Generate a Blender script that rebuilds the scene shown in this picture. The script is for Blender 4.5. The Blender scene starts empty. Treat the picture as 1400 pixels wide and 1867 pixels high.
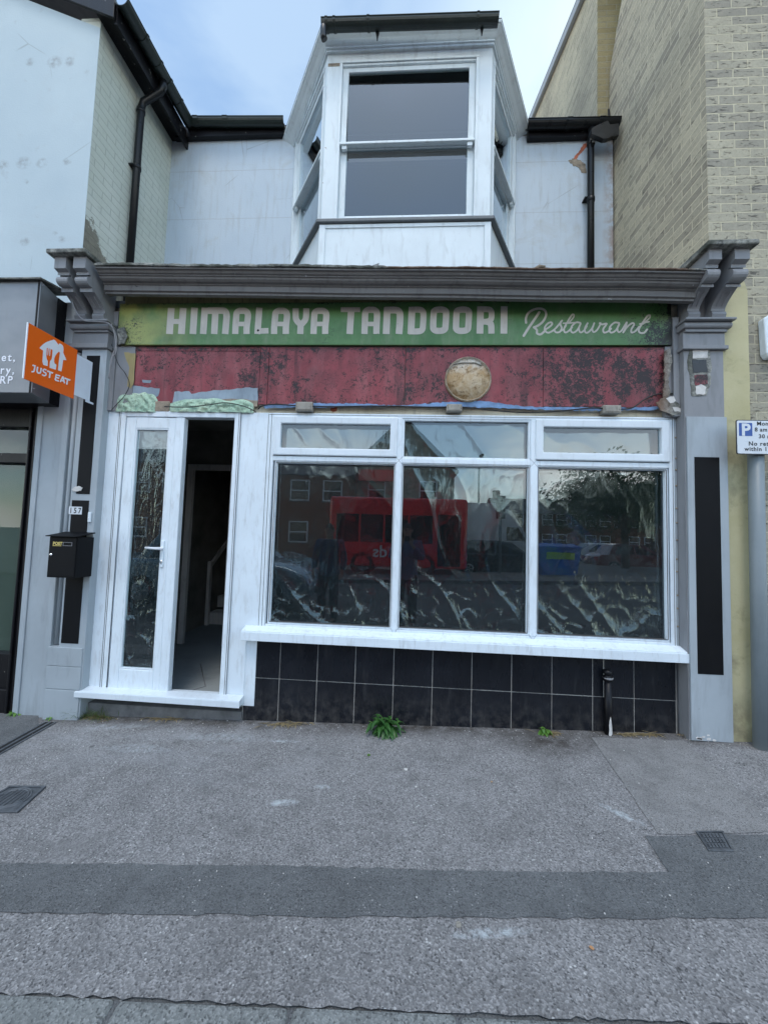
import bpy, bmesh, math, random
from mathutils import Vector, Matrix, noise as mn
from math import radians as R, sin, cos, pi
random.seed(7)
SC = bpy.context.scene
COL = SC.collection

# ---------------------------------------------------------------- camera
W0, H0, F = 1400.0, 1867.0, 705.185
YAW, PITCH, ROLL = R(3.56314), R(3.37387), R(1.79266)
CAM = Vector((0.0, -3.0675, 1.4684))
_f = Vector((-sin(YAW)*cos(PITCH), cos(YAW)*cos(PITCH), sin(PITCH)))
_r0 = Vector((cos(YAW), sin(YAW), 0)); _u0 = _r0.cross(_f)
_r = _r0*cos(ROLL) + _u0*sin(ROLL); _u = -_r0*sin(ROLL) + _u0*cos(ROLL)
cam = bpy.data.cameras.new('camera'); camo = bpy.data.objects.new('camera', cam); COL.objects.link(camo)
cam.sensor_fit = 'HORIZONTAL'; cam.sensor_width = 36; cam.lens = F/W0*36
cam.clip_start = 0.02; cam.clip_end = 2000
m = Matrix((( _r.x,_u.x,-_f.x,CAM.x),(_r.y,_u.y,-_f.y,CAM.y),(_r.z,_u.z,-_f.z,CAM.z),(0,0,0,1)))
camo.matrix_world = m
SC.camera = camo
SC.render.resolution_x = 767; SC.render.resolution_y = 1024

# ---------------------------------------------------------------- world and sun
SUN_EL, SUN_AZ = R(64), R(184)      # azimuth clockwise from +Y: high behind the camera
wd = bpy.data.worlds.new('World'); SC.world = wd; wd.use_nodes = True
wn = wd.node_tree.nodes; wl = wd.node_tree.links; wn.clear()
sky = wn.new('ShaderNodeTexSky'); sky.sky_type = 'NISHITA'; sky.sun_disc = False
sky.sun_elevation = SUN_EL; sky.sun_rotation = SUN_AZ; sky.air_density = 1.0; sky.dust_density = 0.4; sky.ozone_density = 1.6
tc = wn.new('ShaderNodeTexCoord')
mp = wn.new('ShaderNodeMapping'); mp.inputs['Scale'].default_value = (1.0, 1.0, 2.4); mp.inputs['Location'].default_value = (0.4, 0.1, 0.35)
wl.new(tc.outputs['Generated'], mp.inputs['Vector'])
nz = wn.new('ShaderNodeTexNoise'); nz.inputs['Scale'].default_value = 1.9; nz.inputs['Detail'].default_value = 7; nz.inputs['Roughness'].default_value = 0.52; nz.inputs['Distortion'].default_value = 0.5
wl.new(mp.outputs[0], nz.inputs['Vector'])
rp = wn.new('ShaderNodeValToRGB'); rp.color_ramp.elements[0].position = 0.44; rp.color_ramp.elements[1].position = 0.60
wl.new(nz.outputs[0], rp.inputs[0])
sx = wn.new('ShaderNodeSeparateXYZ'); wl.new(tc.outputs['Generated'], sx.inputs[0])
# more cloud and haze towards the horizon
hz = wn.new('ShaderNodeMapRange'); hz.inputs['From Min'].default_value = 0.0; hz.inputs['From Max'].default_value = 0.35
hz.inputs['To Min'].default_value = 0.10; hz.inputs['To Max'].default_value = 0.10; wl.new(sx.outputs['Z'], hz.inputs['Value'])
# broken cloud low down, thinning to clear blue overhead, with one soft bank high in front to the right
lowc = wn.new('ShaderNodeMapRange'); lowc.inputs['From Min'].default_value = 0.12; lowc.inputs['From Max'].default_value = 0.26; lowc.inputs['To Min'].default_value = 1.0; lowc.inputs['To Max'].default_value = 0.24; wl.new(sx.outputs['Z'], lowc.inputs['Value'])
dt = wn.new('ShaderNodeVectorMath'); dt.operation = 'DOT_PRODUCT'; wl.new(tc.outputs['Generated'], dt.inputs[0]); dt.inputs[1].default_value = (0.36, 0.62, 0.70)
bk = wn.new('ShaderNodeMapRange'); bk.interpolation_type = 'SMOOTHSTEP'; bk.inputs['From Min'].default_value = 0.88; bk.inputs['From Max'].default_value = 1.0; bk.inputs['To Max'].default_value = 0.85; wl.new(dt.outputs['Value'], bk.inputs['Value'])
lm = wn.new('ShaderNodeMath'); lm.operation = 'MULTIPLY'; wl.new(rp.outputs[0], lm.inputs[0]); wl.new(lowc.outputs[0], lm.inputs[1])
ad0 = wn.new('ShaderNodeMath'); ad0.operation = 'MAXIMUM'; wl.new(lm.outputs[0], ad0.inputs[0])
bn = wn.new('ShaderNodeMath'); bn.operation = 'MULTIPLY'; wl.new(bk.outputs[0], bn.inputs[0])
nzs = wn.new('ShaderNodeMapRange'); nzs.inputs['From Min'].default_value = 0.3; nzs.inputs['From Max'].default_value = 0.6; nzs.inputs['To Min'].default_value = 0.25; wl.new(nz.outputs[0], nzs.inputs['Value']); wl.new(nzs.outputs[0], bn.inputs[1])
wl.new(bn.outputs[0], ad0.inputs[1])
ad = wn.new('ShaderNodeMath'); ad.operation = 'ADD'; ad.use_clamp = True; wl.new(ad0.outputs[0], ad.inputs[0]); wl.new(hz.outputs[0], ad.inputs[1])
ml = wn.new('ShaderNodeMath'); ml.operation = 'MULTIPLY'; ml.inputs[1].default_value = 0.9; wl.new(ad.outputs[0], ml.inputs[0])
cc = wn.new('ShaderNodeMix'); cc.data_type = 'RGBA'; cc.inputs[6].default_value = (13.0, 12.0, 11.2, 1); cc.inputs[7].default_value = (3.2, 3.8, 4.1, 1); cz_ = wn.new('ShaderNodeMapRange'); cz_.inputs['From Min'].default_value = 0.12; cz_.inputs['From Max'].default_value = 0.45; wl.new(sx.outputs['Z'], cz_.inputs['Value']); wl.new(cz_.outputs[0], cc.inputs[0])
mx = wn.new('ShaderNodeMix'); mx.data_type = 'RGBA'; wl.new(ml.outputs[0], mx.inputs[0]); st_ = wn.new('ShaderNodeVectorMath'); st_.operation = 'MULTIPLY'; st_.inputs[1].default_value = (1.10, 1.10, 0.985); wl.new(sky.outputs[0], st_.inputs[0]); wl.new(st_.outputs[0], mx.inputs[6]); wl.new(cc.outputs[2], mx.inputs[7])
bg = wn.new('ShaderNodeBackground'); bg.inputs['Strength'].default_value = 0.15
# the evening side of the sky, behind the camera, is brighter than the side over the roof
ey = wn.new('ShaderNodeMapRange'); ey.interpolation_type = 'SMOOTHSTEP'; ey.inputs['From Min'].default_value = 0.15; ey.inputs['From Max'].default_value = -0.75; ey.inputs['To Min'].default_value = 1.5; ey.inputs['To Max'].default_value = 1.75; wl.new(sx.outputs['Y'], ey.inputs['Value'])
es = wn.new('ShaderNodeVectorMath'); es.operation = 'SCALE'; wl.new(mx.outputs[2], es.inputs[0]); wl.new(ey.outputs[0], es.inputs['Scale'])
wl.new(es.outputs[0], bg.inputs['Color'])
wo = wn.new('ShaderNodeOutputWorld'); wl.new(bg.outputs[0], wo.inputs['Surface'])
sl = bpy.data.lights.new('sun', 'SUN'); sl.energy = 0.85; sl.angle = R(20); sl.color = (1.0, 0.93, 0.84)
so = bpy.data.objects.new('sun', sl); COL.objects.link(so)
sd = Vector((sin(SUN_AZ)*cos(SUN_EL), cos(SUN_AZ)*cos(SUN_EL), sin(SUN_EL)))   # direction towards the sun
so.rotation_euler = sd.to_track_quat('Z', 'Y').to_euler(); so.location = (0, -20, 40)
SC.view_settings.view_transform = 'Standard'; SC.view_settings.look = 'None'
SC.view_settings.exposure = 0.48; SC.view_settings.gamma = 1.0

# ---------------------------------------------------------------- measuring helpers: a photo point at a known depth gives a size in metres
def U(px, py, Y=None, X=None, Z=None):
    d = _f + _r*((px-W0/2)/F) - _u*((py-H0/2)/F)
    if Y is not None: t = (Y-CAM.y)/d.y
    elif X is not None: t = (X-CAM.x)/d.x
    else: t = (Z-CAM.z)/d.z
    return CAM + d*t
G0, GS = 0.010, 0.030                      # the pavement climbs gently to the right
def gz(x): return G0 + GS*max(-9, min(9, x))
def G(px, py, up=0.0):
    d = _f + _r*((px-W0/2)/F) - _u*((py-H0/2)/F)
    t = (G0+up + GS*CAM.x - CAM.z)/(d.z - GS*d.x); return CAM + d*t
def ux(px, py, Y=0.0): return U(px, py, Y=Y).x
def uz(px, py, Y=0.0): return U(px, py, Y=Y).z

# ---------------------------------------------------------------- mesh helpers
class MB:
    def __init__(s): s.v = []; s.f = []; s.sm = []
    def add(s, vs, fs, smooth=False):
        o = len(s.v); s.v += [Vector(v) for v in vs]
        for f in fs: s.f.append([i+o for i in f]); s.sm.append(smooth)
        return s
    def box(s, x0, x1, y0, y1, z0, z1):
        if x0 > x1: x0, x1 = x1, x0
        if y0 > y1: y0, y1 = y1, y0
        if z0 > z1: z0, z1 = z1, z0
        v = [(x0,y0,z0),(x1,y0,z0),(x1,y1,z0),(x0,y1,z0),(x0,y0,z1),(x1,y0,z1),(x1,y1,z1),(x0,y1,z1)]
        return s.add(v, [(0,3,2,1),(4,5,6,7),(0,1,5,4),(1,2,6,5),(2,3,7,6),(3,0,4,7)])
    def hexa(s, v):      # bottom 4 then top 4
        return s.add(v, [(0,3,2,1),(4,5,6,7),(0,1,5,4),(1,2,6,5),(2,3,7,6),(3,0,4,7)])
    def quad(s, a, b, c, d): return s.add([a,b,c,d], [(0,1,2,3)])
    def prism(s, poly, dirv):         # poly: list of 3D points, dirv: extrusion vector
        n = len(poly); d = Vector(dirv); P = [Vector(p) for p in poly]
        v = P + [p+d for p in P]
        f = [tuple(range(n))[::-1], tuple(range(n, 2*n))] + [(i, (i+1) % n, (i+1) % n+n, i+n) for i in range(n)]
        return s.add(v, f)
    def tube(s, pts, r, n=10, cap=True, smooth=True):
        pts = [Vector(p) for p in pts]; m = len(pts)
        rs = r if isinstance(r, (list, tuple)) else [r]*m
        vs = []; fs = []
        up = Vector((0, 0, 1))
        t0 = (pts[1]-pts[0]).normalized()
        a = t0.cross(up);  a = a.normalized() if a.length > 1e-3 else Vector((1, 0, 0))
        for i, p in enumerate(pts):
            t = (pts[min(i+1, m-1)]-pts[max(i-1, 0)])
            t = t.normalized() if t.length > 1e-9 else t0
            a = (a - t*a.dot(t)); a = a.normalized() if a.length > 1e-6 else t.orthogonal().normalized()
            b = t.cross(a)
            for k in range(n):
                an = 2*pi*k/n; vs.append(p+(a*cos(an)+b*sin(an))*rs[i])
        for i in range(m-1):
            for k in range(n):
                k2 = (k+1) % n; fs.append((i*n+k, i*n+k2, (i+1)*n+k2, (i+1)*n+k))
        s.add(vs, fs, smooth)
        if cap:
            s.add(vs[:n], [tuple(range(n))[::-1]]); s.add(vs[-n:], [tuple(range(n))])
        return s
    def lathe(s, c, prof, n=24, axis='z', smooth=True):    # prof: (r, h)
        vs = []; fs = []
        for r, h in prof:
            for k in range(n):
                a = 2*pi*k/n
                if axis == 'z': vs.append((c[0]+r*cos(a), c[1]+r*sin(a), c[2]+h))
                elif axis == 'y': vs.append((c[0]+r*cos(a), c[1]+h, c[2]+r*sin(a)))
                else: vs.append((c[0]+h, c[1]+r*cos(a), c[2]+r*sin(a)))
        m = len(prof)
        for i in range(m-1):
            for k in range(n):
                k2 = (k+1) % n; fs.append((i*n+k, i*n+k2, (i+1)*n+k2, (i+1)*n+k))
        return s.add(vs, fs, smooth)
    def loft(s, secs, close=True, caps=True, smooth=False):  # list of equal-length point loops
        n = len(secs[0]); vs = [p for q in secs for p in q]; fs = []
        for i in range(len(secs)-1):
            for k in range(n if close else n-1):
                k2 = (k+1) % n; fs.append((i*n+k, i*n+k2, (i+1)*n+k2, (i+1)*n+k))
        s.add(vs, fs, smooth)
        if caps and close:
            s.add(secs[0], [tuple(range(n))[::-1]]); s.add(secs[-1], [tuple(range(n))])
        return s
def wloc(o):
    v = Vector((0, 0, 0))
    while o: v += o.location; o = o.parent
    return v
def part(name, mb, mat, parent=None, bevel=0, seg=2, fix=True, label=None):
    me = bpy.data.meshes.new(name); off = wloc(parent) if parent else Vector((0, 0, 0))
    me.from_pydata([v-off for v in mb.v], [], mb.f)
    for p, sm in zip(me.polygons, mb.sm): p.use_smooth = sm
    if fix:
        b = bmesh.new(); b.from_mesh(me); bmesh.ops.remove_doubles(b, verts=b.verts, dist=1e-6)
        bmesh.ops.recalc_face_normals(b, faces=b.faces); b.to_mesh(me); b.free()
    me.materials.append(mat)
    o = bpy.data.objects.new(name, me); COL.objects.link(o)
    if parent: o.parent = parent
    if bevel:
        md = o.modifiers.new('bevel', 'BEVEL'); md.width = bevel; md.segments = seg; md.limit_method = 'ANGLE'; md.angle_limit = R(35)
        try: md.harden_normals = False
        except Exception: pass
    if label: o['label'] = label
    return o
def thing(name, loc, label, cat, group=None):
    o = bpy.data.objects.new(name, None); o.empty_display_size = 0.1; COL.objects.link(o); o.location = loc
    tag(o, label, cat, group); return o
def tag(o, label, cat, group=None, kind=None):
    o['label'] = label; o['category'] = cat
    if group: o['group'] = group
    if kind: o['kind'] = kind
    return o
def struct(o, kind='structure'): o['kind'] = kind; return o
def copy_tree(o, parent=None):
    c = o.copy(); COL.objects.link(c); c.parent = parent
    for ch in list(o.children): copy_tree(ch, c)
    return c
def place(root, loc, rz=0.0, sc=1.0):
    root.location = loc; root.rotation_euler = (0, 0, rz)
    if sc != 1.0: root.scale = (sc, sc, sc)
def ragged(pts, step, amp, seed=0):
    rnd = random.Random(seed); out = []
    n = len(pts)
    for i in range(n):
        a = Vector(pts[i]); b = Vector(pts[(i+1) % n]); L = (b-a).length; k = max(1, int(L/step))
        d = (b-a)/k
        for j in range(k):
            p = a+d*j
            if j: p = p + Vector((rnd.uniform(-amp, amp), 0, rnd.uniform(-amp, amp))) if abs(d.y) < 1e-6*1 or True else p
            out.append(p)
    return out
def ragged2(pts, step, amp, seed=0, ax=(0, 2)):
    rnd = random.Random(seed); out = []; n = len(pts)
    for i in range(n):
        a = Vector(pts[i]); b = Vector(pts[(i+1) % n]); L = (b-a).length; k = max(1, int(L/step)); d = (b-a)/k
        for j in range(k):
            p = a+d*j
            if j:
                for q in ax: p[q] += rnd.uniform(-amp, amp)
            out.append(p)
    return out
def text_part(name, body, mat, parent, origin, xdir, zdir, size, ext=0.001, spacing=1.0, bold=0.0, align='LEFT', sx_=1.0):
    cu = bpy.data.curves.new(name, 'FONT'); cu.body = body; cu.size = size; cu.extrude = ext; cu.space_character = spacing
    cu.offset = bold; cu.align_x = align; cu.resolution_u = 3
    t = bpy.data.objects.new(name, cu); COL.objects.link(t)
    dg = bpy.context.evaluated_depsgraph_get(); dg.update()
    me = bpy.data.meshes.new_from_object(t.evaluated_get(dg)); bpy.data.objects.remove(t); bpy.data.curves.remove(cu)
    xd = Vector(xdir).normalized()*sx_; zd = Vector(zdir).normalized(); nd = Vector(xdir).normalized().cross(zd)
    off = Vector(origin)-(wloc(parent) if parent else Vector((0, 0, 0)))
    for v in me.vertices: v.co = off + xd*v.co.x + zd*v.co.y + nd*v.co.z
    me.name = name; me.materials.clear(); me.materials.append(mat)
    o = bpy.data.objects.new(name, me); COL.objects.link(o); o.parent = parent
    return o

# ---------------------------------------------------------------- material helpers
class NG:
    def __init__(s, name):
        s.m = bpy.data.materials.new(name); s.m.use_nodes = True; s.t = s.m.node_tree; s.t.nodes.clear(); s._p = None
    def n(s, ty, props=None, ins=None):
        nd = s.t.nodes.new(ty)
        for k, v in (props or {}).items(): setattr(nd, k, v)
        for k, v in (ins or {}).items(): s.set(nd.inputs[k], v)
        return nd
    def set(s, sock, v):
        if isinstance(v, bpy.types.NodeSocket): s.t.links.new(v, sock)
        elif isinstance(v, (tuple, list)) and len(v) == 3 and sock.type == 'RGBA': sock.default_value = (*v, 1)
        else: sock.default_value = v
    def pos(s):
        if not s._p: s._p = s.n('ShaderNodeNewGeometry').outputs['Position']
        return s._p
    def obj(s): return s.n('ShaderNodeTexCoord').outputs['Object']
    def map(s, v, sc=(1,1,1), loc=(0,0,0), rot=(0,0,0)):
        return s.n('ShaderNodeMapping', None, {'Vector': v, 'Scale': sc, 'Location': loc, 'Rotation': rot}).outputs[0]
    def noise(s, scale, detail=4, rough=.55, v=None, dist=0.0):
        return s.n('ShaderNodeTexNoise', None, {'Vector': v or s.pos(), 'Scale': scale, 'Detail': detail, 'Roughness': rough, 'Distortion': dist}).outputs[0]
    def voro(s, scale, v=None, feature='F1', out='Distance', rnd=1.0):
        return s.n('ShaderNodeTexVoronoi', {'feature': feature}, {'Vector': v or s.pos(), 'Scale': scale, 'Randomness': rnd}).outputs[out]
    def math(s, op, a, b=0.0, clamp=False):
        return s.n('ShaderNodeMath', {'operation': op, 'use_clamp': clamp}, {0: a, 1: b}).outputs[0]
    def mr(s, v, a, b, c=0.0, d=1.0, clamp=True):
        return s.n('ShaderNodeMapRange', {'clamp': clamp}, {'Value': v, 'From Min': a, 'From Max': b, 'To Min': c, 'To Max': d}).outputs[0]
    def mix(s, f, a, b, blend='MIX'):
        nd = s.n('ShaderNodeMix', {'data_type': 'RGBA', 'blend_type': blend}); s.set(nd.inputs[0], f); s.set(nd.inputs[6], a); s.set(nd.inputs[7], b); return nd.outputs[2]
    def xyz(s, v=None):
        nd = s.n('ShaderNodeSeparateXYZ', None, {0: v or s.pos()}); return nd.outputs[0], nd.outputs[1], nd.outputs[2]
    def comb(s, x, y, z=0.0): return s.n('ShaderNodeCombineXYZ', None, {0: x, 1: y, 2: z}).outputs[0]
    def bump(s, h, strength=.3, dist=.01, nrm=None):
        ins = {'Height': h, 'Strength': strength, 'Distance': dist}
        if nrm is not None: ins['Normal'] = nrm
        return s.n('ShaderNodeBump', None, ins).outputs[0]
    def out(s, col, rough=.6, nrm=None, metal=0.0, spec=.5, coat=0.0, emit=None, trans=0.0):
        ins = {'Base Color': col, 'Roughness': rough, 'Metallic': metal, 'Specular IOR Level': spec, 'Coat Weight': coat, 'Transmission Weight': trans}
        if nrm is not None: ins['Normal'] = nrm
        if emit: ins['Emission Color'] = emit[0]; ins['Emission Strength'] = emit[1]
        b = s.n('ShaderNodeBsdfPrincipled', None, ins); o = s.n('ShaderNodeOutputMaterial'); s.t.links.new(b.outputs[0], o.inputs[0]); return s.m

def paint(name, col, rough=.5, dirt=.35, dirtcol=(.06,.055,.05), scale=1.0, bump=.15, spec=.4, streak=True, chips=0.0, chipcol=(.5,.5,.48), var=.12):
    """painted surface with vertical grime streaks, blotches, fine scratches and optional chips"""
    g = NG(name); p = g.pos()
    big = g.noise(1.6*scale, 5, .6); fine = g.noise(38*scale, 5, .6)
    st = g.noise(5*scale, 5, .62, g.map(p, (2.6, 2.6, .55)), dist=.35)
    c = g.mix(g.mr(big, .3, .7), tuple(k*(1-var) for k in col), tuple(min(1, k*(1+var*.6)) for k in col))
    m1 = g.mr(st, .52, .78, 0, dirt) if streak else g.mr(big, .5, .75, 0, dirt)
    c = g.mix(m1, c, dirtcol)
    sp = g.mr(g.noise(24*scale, 6, .7), .66, .76, 0, dirt*1.6)
    c = g.mix(sp, c, dirtcol)
    if chips:
        ch = g.mr(g.noise(9*scale, 7, .65, dist=.4), .72-chips*.12, .73-chips*.12+.005)
        c = g.mix(ch, c, chipcol)
    h = g.math('ADD', g.math('MULTIPLY', fine, .5), st)
    return g.out(c, g.mr(big, .2, .8, rough-.08, rough+.12), g.bump(h, bump, .004), spec=spec)

def simple(name, col, rough=.5, metal=0.0, var=.1, scale=10, bump=.1, spec=.5, coat=0.0, objc=False):
    g = NG(name); v = g.obj() if objc else g.pos()
    nz_ = g.noise(scale, 5, .6, v)
    c = g.mix(g.mr(nz_, .3, .7), tuple(k*(1-var) for k in col), tuple(min(1, k*(1+var)) for k in col))
    return g.out(c, g.mr(nz_, .3, .7, max(0, rough-.05), rough+.08), g.bump(g.noise(scale*5, 3, .6, v), bump, .003), metal=metal, spec=spec, coat=coat)

def brick(name, c1, c2, mortar, axis='x', bw=.225, rh=.075, ms=.011, scratch=.6, off=0.0, grime=None):
    g = NG(name); x, y, z = g.xyz()
    u = x if axis == 'x' else y
    wob = g.math('MULTIPLY', g.math('SUBTRACT', g.noise(7, 2), .5), .006)
    v = g.comb(g.math('ADD', g.math('ADD', u, wob), off), g.math('ADD', z, wob), 0.0)
    bt = g.n('ShaderNodeTexBrick', {'offset': .5, 'squash': 1.0}, {'Vector': v, 'Color1': (0,0,0,1), 'Color2': (1,1,1,1), 'Mortar': (.5,.5,.5,1), 'Scale': 1.0, 'Mortar Size': ms*.5, 'Mortar Smooth': .15, 'Bias': 0.0, 'Brick Width': bw, 'Row Height': rh})
    tone = g.n('ShaderNodeSeparateColor', None, {0: bt.outputs['Color']}).outputs[0]
    # a second, whole-brick random tone
    cell = g.n('ShaderNodeTexWhiteNoise', {'noise_dimensions': '2D'}, {'Vector': g.comb(g.math('FLOOR', g.math('DIVIDE', u, bw)), g.math('FLOOR', g.math('DIVIDE', z, rh)), 0.0)}).outputs[0]
    t = g.math('ADD', g.math('MULTIPLY', tone, .6), g.math('MULTIPLY', g.noise(2.2, 4), .55))
    c = g.mix(g.mr(t, .15, .85), c1, c2)
    c = g.mix(g.mr(g.noise(60, 4, .7), .35, .75, 0, .35), c, tuple(k*.45 for k in c1))
    # creases pressed into the brick face
    cv = g.comb(g.math('MULTIPLY', u, 9), g.math('MULTIPLY', z, 34), 0.0)
    cr = g.mr(g.noise(1.6, 3, .55, cv, dist=1.0), .60, .66, 0, scratch)
    c = g.mix(cr, c, (.028,.026,.027))
    mf = bt.outputs['Fac']
    c = g.mix(mf, c, g.mix(g.noise(30, 3), tuple(k*.8 for k in mortar), mortar))
    if axis == 'y' and scratch > .8: c = g.mix(g.math('MULTIPLY', mf, g.mr(g.noise(1.7, 4, .6, g.comb(g.math('MULTIPLY', u, .6), g.math('MULTIPLY', z, 8), 0.0)), .42, .50, 0, .7)), c, (.09,.08,.065))
    big = g.noise(.9, 5, .6)
    c = g.mix(g.mr(big, .48, .72, 0, .38), c, (.12,.11,.10))
    if grime: c = grime(g, c)
    h = g.math('SUBTRACT', g.math('MULTIPLY', g.noise(45, 5, .65), .35), g.math('ADD', mf, g.math('MULTIPLY', cr, .6)))
    return g.out(c, .88, g.bump(h, 1.0, .011), spec=.2)
# ---------------------------------------------------------------- materials
M = {}
def black_mould(g, c, dens, amount=.95, lo=.58):
    """clusters of black mould specks; dens is a 0..1 field raising the density"""
    n1 = g.noise(54, 8, .74, dist=1.1); n2 = g.noise(9, 6, .65, dist=.6)
    t = g.math('ADD', g.math('MULTIPLY', n1, .62), g.math('MULTIPLY', n2, .38))
    thr = g.mr(dens, 0, 1.25, lo+.05, lo-.14)
    f = g.mr(g.math('SUBTRACT', t, thr), 0, .009, 0, amount)
    # hair-thin curls where growth has crept over the paint
    cn = g.noise(19, 4, .55, dist=1.6); cl = g.mr(g.math('ABSOLUTE', g.math('SUBTRACT', cn, .5)), .004, .012, 1, 0)
    gate = g.mr(g.math('ADD', g.noise(5, 4, .6), g.math('MULTIPLY', dens, .25)), .55, .66, 0, .85)
    f = g.math('MAXIMUM', f, g.math('MULTIPLY', cl, gate))
    dust = g.mr(g.math('ADD', g.noise(3.2, 5, .65), g.math('MULTIPLY', dens, .18)), .54, .78, 0, .35)
    c = g.mix(dust, c, (.035,.022,.024))
    return g.mix(f, c, (.012,.011,.012))
def mk_mats():
    M['render'] = paint('white_render', (.74,.76,.79), .75, .16, (.24,.23,.2), .8, .35, .25, var=.06)
    # hairline joints in the upper render
    g = NG('upper_render'); x, y, z = g.xyz(); big = g.noise(1.3, 6, .62); st = g.noise(4, 5, .6, g.map(g.pos(), (6,6,.6)))
    c = g.mix(g.mr(big, .3, .7), (.47,.545,.61), (.54,.61,.665))
    c = g.mix(g.mr(st, .52, .75, 0, .4), c, (.34,.35,.34))
    c = g.mix(g.mr(g.noise(2.6, 6, .7, dist=.5), .56, .70, 0, .35), c, (.40,.40,.36))
    c = g.mix(g.math('MULTIPLY', g.mr(z, 3.9, 3.5, 0, .7), g.mr(g.noise(6, 5, .7), .35, .65)), c, (.25,.24,.2))
    c = g.mix(g.math('MULTIPLY', g.mr(x, 2.12, 2.24, 0, .8), g.mr(g.noise(9, 6, .7), .4, .58)), c, (.34,.25,.2))
    c = g.mix(g.mr(g.noise(30, 6, .75), .68, .74, 0, .4), c, (.3,.3,.28))
    lz = g.math('ABSOLUTE', g.math('SUBTRACT', g.math('MODULO', g.math('ADD', z, g.math('MULTIPLY', g.noise(3, 3), .02)), .62), .31))
    c = g.mix(g.mr(lz, .0, .006, .55, 0), c, (.32,.32,.32))
    ck = g.voro(1.6, g.map(g.pos(), (1,1,.55)), 'DISTANCE_TO_EDGE')
    c = g.mix(g.math('MULTIPLY', g.mr(ck, 0, .006, .5, 0), g.mr(g.noise(2.2, 2), .5, .62)), c, (.2,.2,.19))
    M['upper'] = g.out(c, .75, g.bump(g.math('ADD', g.noise(60, 5), big), .3, .006), spec=.2)
    # plain render of the neighbour with rubbed grey marks
    g = NG('neighbour_render'); big = g.noise(1.1, 5, .6); x, y, z = g.xyz()
    c = g.mix(g.mr(big, .3, .7), (.43,.51,.55), (.49,.57,.60))
    c = g.mix(g.mr(g.noise(5.5, 5, .6), .62, .74, 0, .45), c, (.34,.35,.36))
    c = g.mix(g.mr(g.noise(1.8, 6, .7, dist=.5), .52, .72, 0, .3), c, (.42,.45,.46))
    ck = g.voro(1.3, g.map(g.pos(), (1,1,.7)), 'DISTANCE_TO_EDGE'); c = g.mix(g.math('MULTIPLY', g.mr(ck, 0, .005, .5, 0), g.mr(g.noise(2.0, 2), .5, .6)), c, (.2,.2,.19))
    c = g.mix(g.mr(g.noise(40, 5, .7), .69, .74, 0, .5), c, (.3,.3,.3))
    for (px_, py_, s_) in ((55,112,.05),(100,112,.075),(127,111,.06),(5,300,.06),(43,296,.075),(76,296,.06),(122,294,.045),(48,330,.03),(45,440,.05),(100,425,.03),(113,436,.04)):
        c_ = U(px_, py_, Y=.17); u_ = g.math('DIVIDE', g.math('SUBTRACT', x, c_.x), s_); v_ = g.math('DIVIDE', g.math('SUBTRACT', z, c_.z), s_*.85)
        c = g.mix(g.math('MULTIPLY', g.mr(g.math('ADD', g.math('MULTIPLY', u_, u_), g.math('MULTIPLY', v_, v_)), .1, 1.3, .75, 0), g.mr(g.noise(22, 5, .7), .38, .6)), c, (.27,.28,.29))
    M['neighbour'] = g.out(c, .8, g.bump(g.math('ADD', g.noise(70, 4), big), .25, .006), spec=.2)
    M['pvc'] = paint('white_upvc', (.735,.81,.86), .32, .36, (.25,.235,.2), 2.2, .05, .5, var=.06)
    M['pvcdirty'] = paint('white_upvc_weathered', (.69,.755,.80), .4, .22, (.2,.19,.16), 2.0, .06, .5, var=.08)
    M['wood_white'] = paint('white_painted_timber', (.68,.745,.77), .55, .34, (.22,.21,.19), 1.3, .25, .35, chips=.15, chipcol=(.34,.3,.27), var=.08)
    M['grey'] = paint('grey_painted_timber', (.245,.25,.26), .5, .42, (.09,.09,.09), 1.3, .22, .35, chips=.12, chipcol=(.52,.53,.52), var=.1)
    M['greylight'] = paint('pale_grey_painted_wall', (.37,.415,.445), .55, .3, (.12,.125,.12), 1.0, .22, .35, chips=.12, chipcol=(.55,.56,.55), var=.12)
    M['cornice'] = paint('dark_grey_weathered_timber', (.165,.158,.152), .6, .6, (.04,.036,.03), 1.5, .4, .3, chips=.3, chipcol=(.36,.36,.36), var=.2)
    M['black'] = paint('black_gloss_paint', (.005,.0055,.007), .5, .10, (.02,.02,.02), 1.5, .06, .15, chips=.0, var=.2)
    M['blackwood'] = paint('black_peeling_timber', (.007,.007,.009), .4, .15, (.03,.028,.025), 2.2, .5, .25, chips=.42, chipcol=(.26,.25,.23), var=.2)
    M['blackplastic'] = simple('black_plastic', (.012,.013,.014), .3, bump=.02)
    M['gutter'] = simple('black_upvc_gutter', (.010,.011,.012), .3, bump=.03, spec=.25)
    M['guttergreen'] = paint('green_black_iron_gutter', (.015,.022,.018), .35, .15, (.1,.11,.09), 1.5, .3, .5, var=.3)
    M['lead'] = paint('lead_flashing', (.13,.145,.155), .5, .4, (.05,.06,.04), 1.5, .2, .5, var=.25)
    M['tile'] = None
    g = NG('black_tile'); n1 = g.noise(3, 5); st = g.noise(9, 5, .65, g.map(g.pos(), (1,1,.25)))
    c = g.mix(g.mr(n1, .3, .7), (.006,.007,.010), (.014,.016,.021))
    c = g.mix(g.mr(st, .6, .8, 0, .3), c, (.10,.10,.10))
    c = g.mix(g.mr(g.noise(70, 6, .8), .68, .72, 0, .6), c, (.3,.3,.28))
    x, y, z = g.xyz(); low = g.mr(z, .02, .28, 1, 0)
    c = g.mix(g.math('MULTIPLY', low, g.mr(g.noise(14, 6, .7), .42, .7, 0, .45)), c, (.13,.12,.11))
    M['tile'] = g.out(c, g.mr(st, .4, .8, .22, .45), g.bump(g.noise(5, 2), .1, .004), spec=.3)
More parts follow.
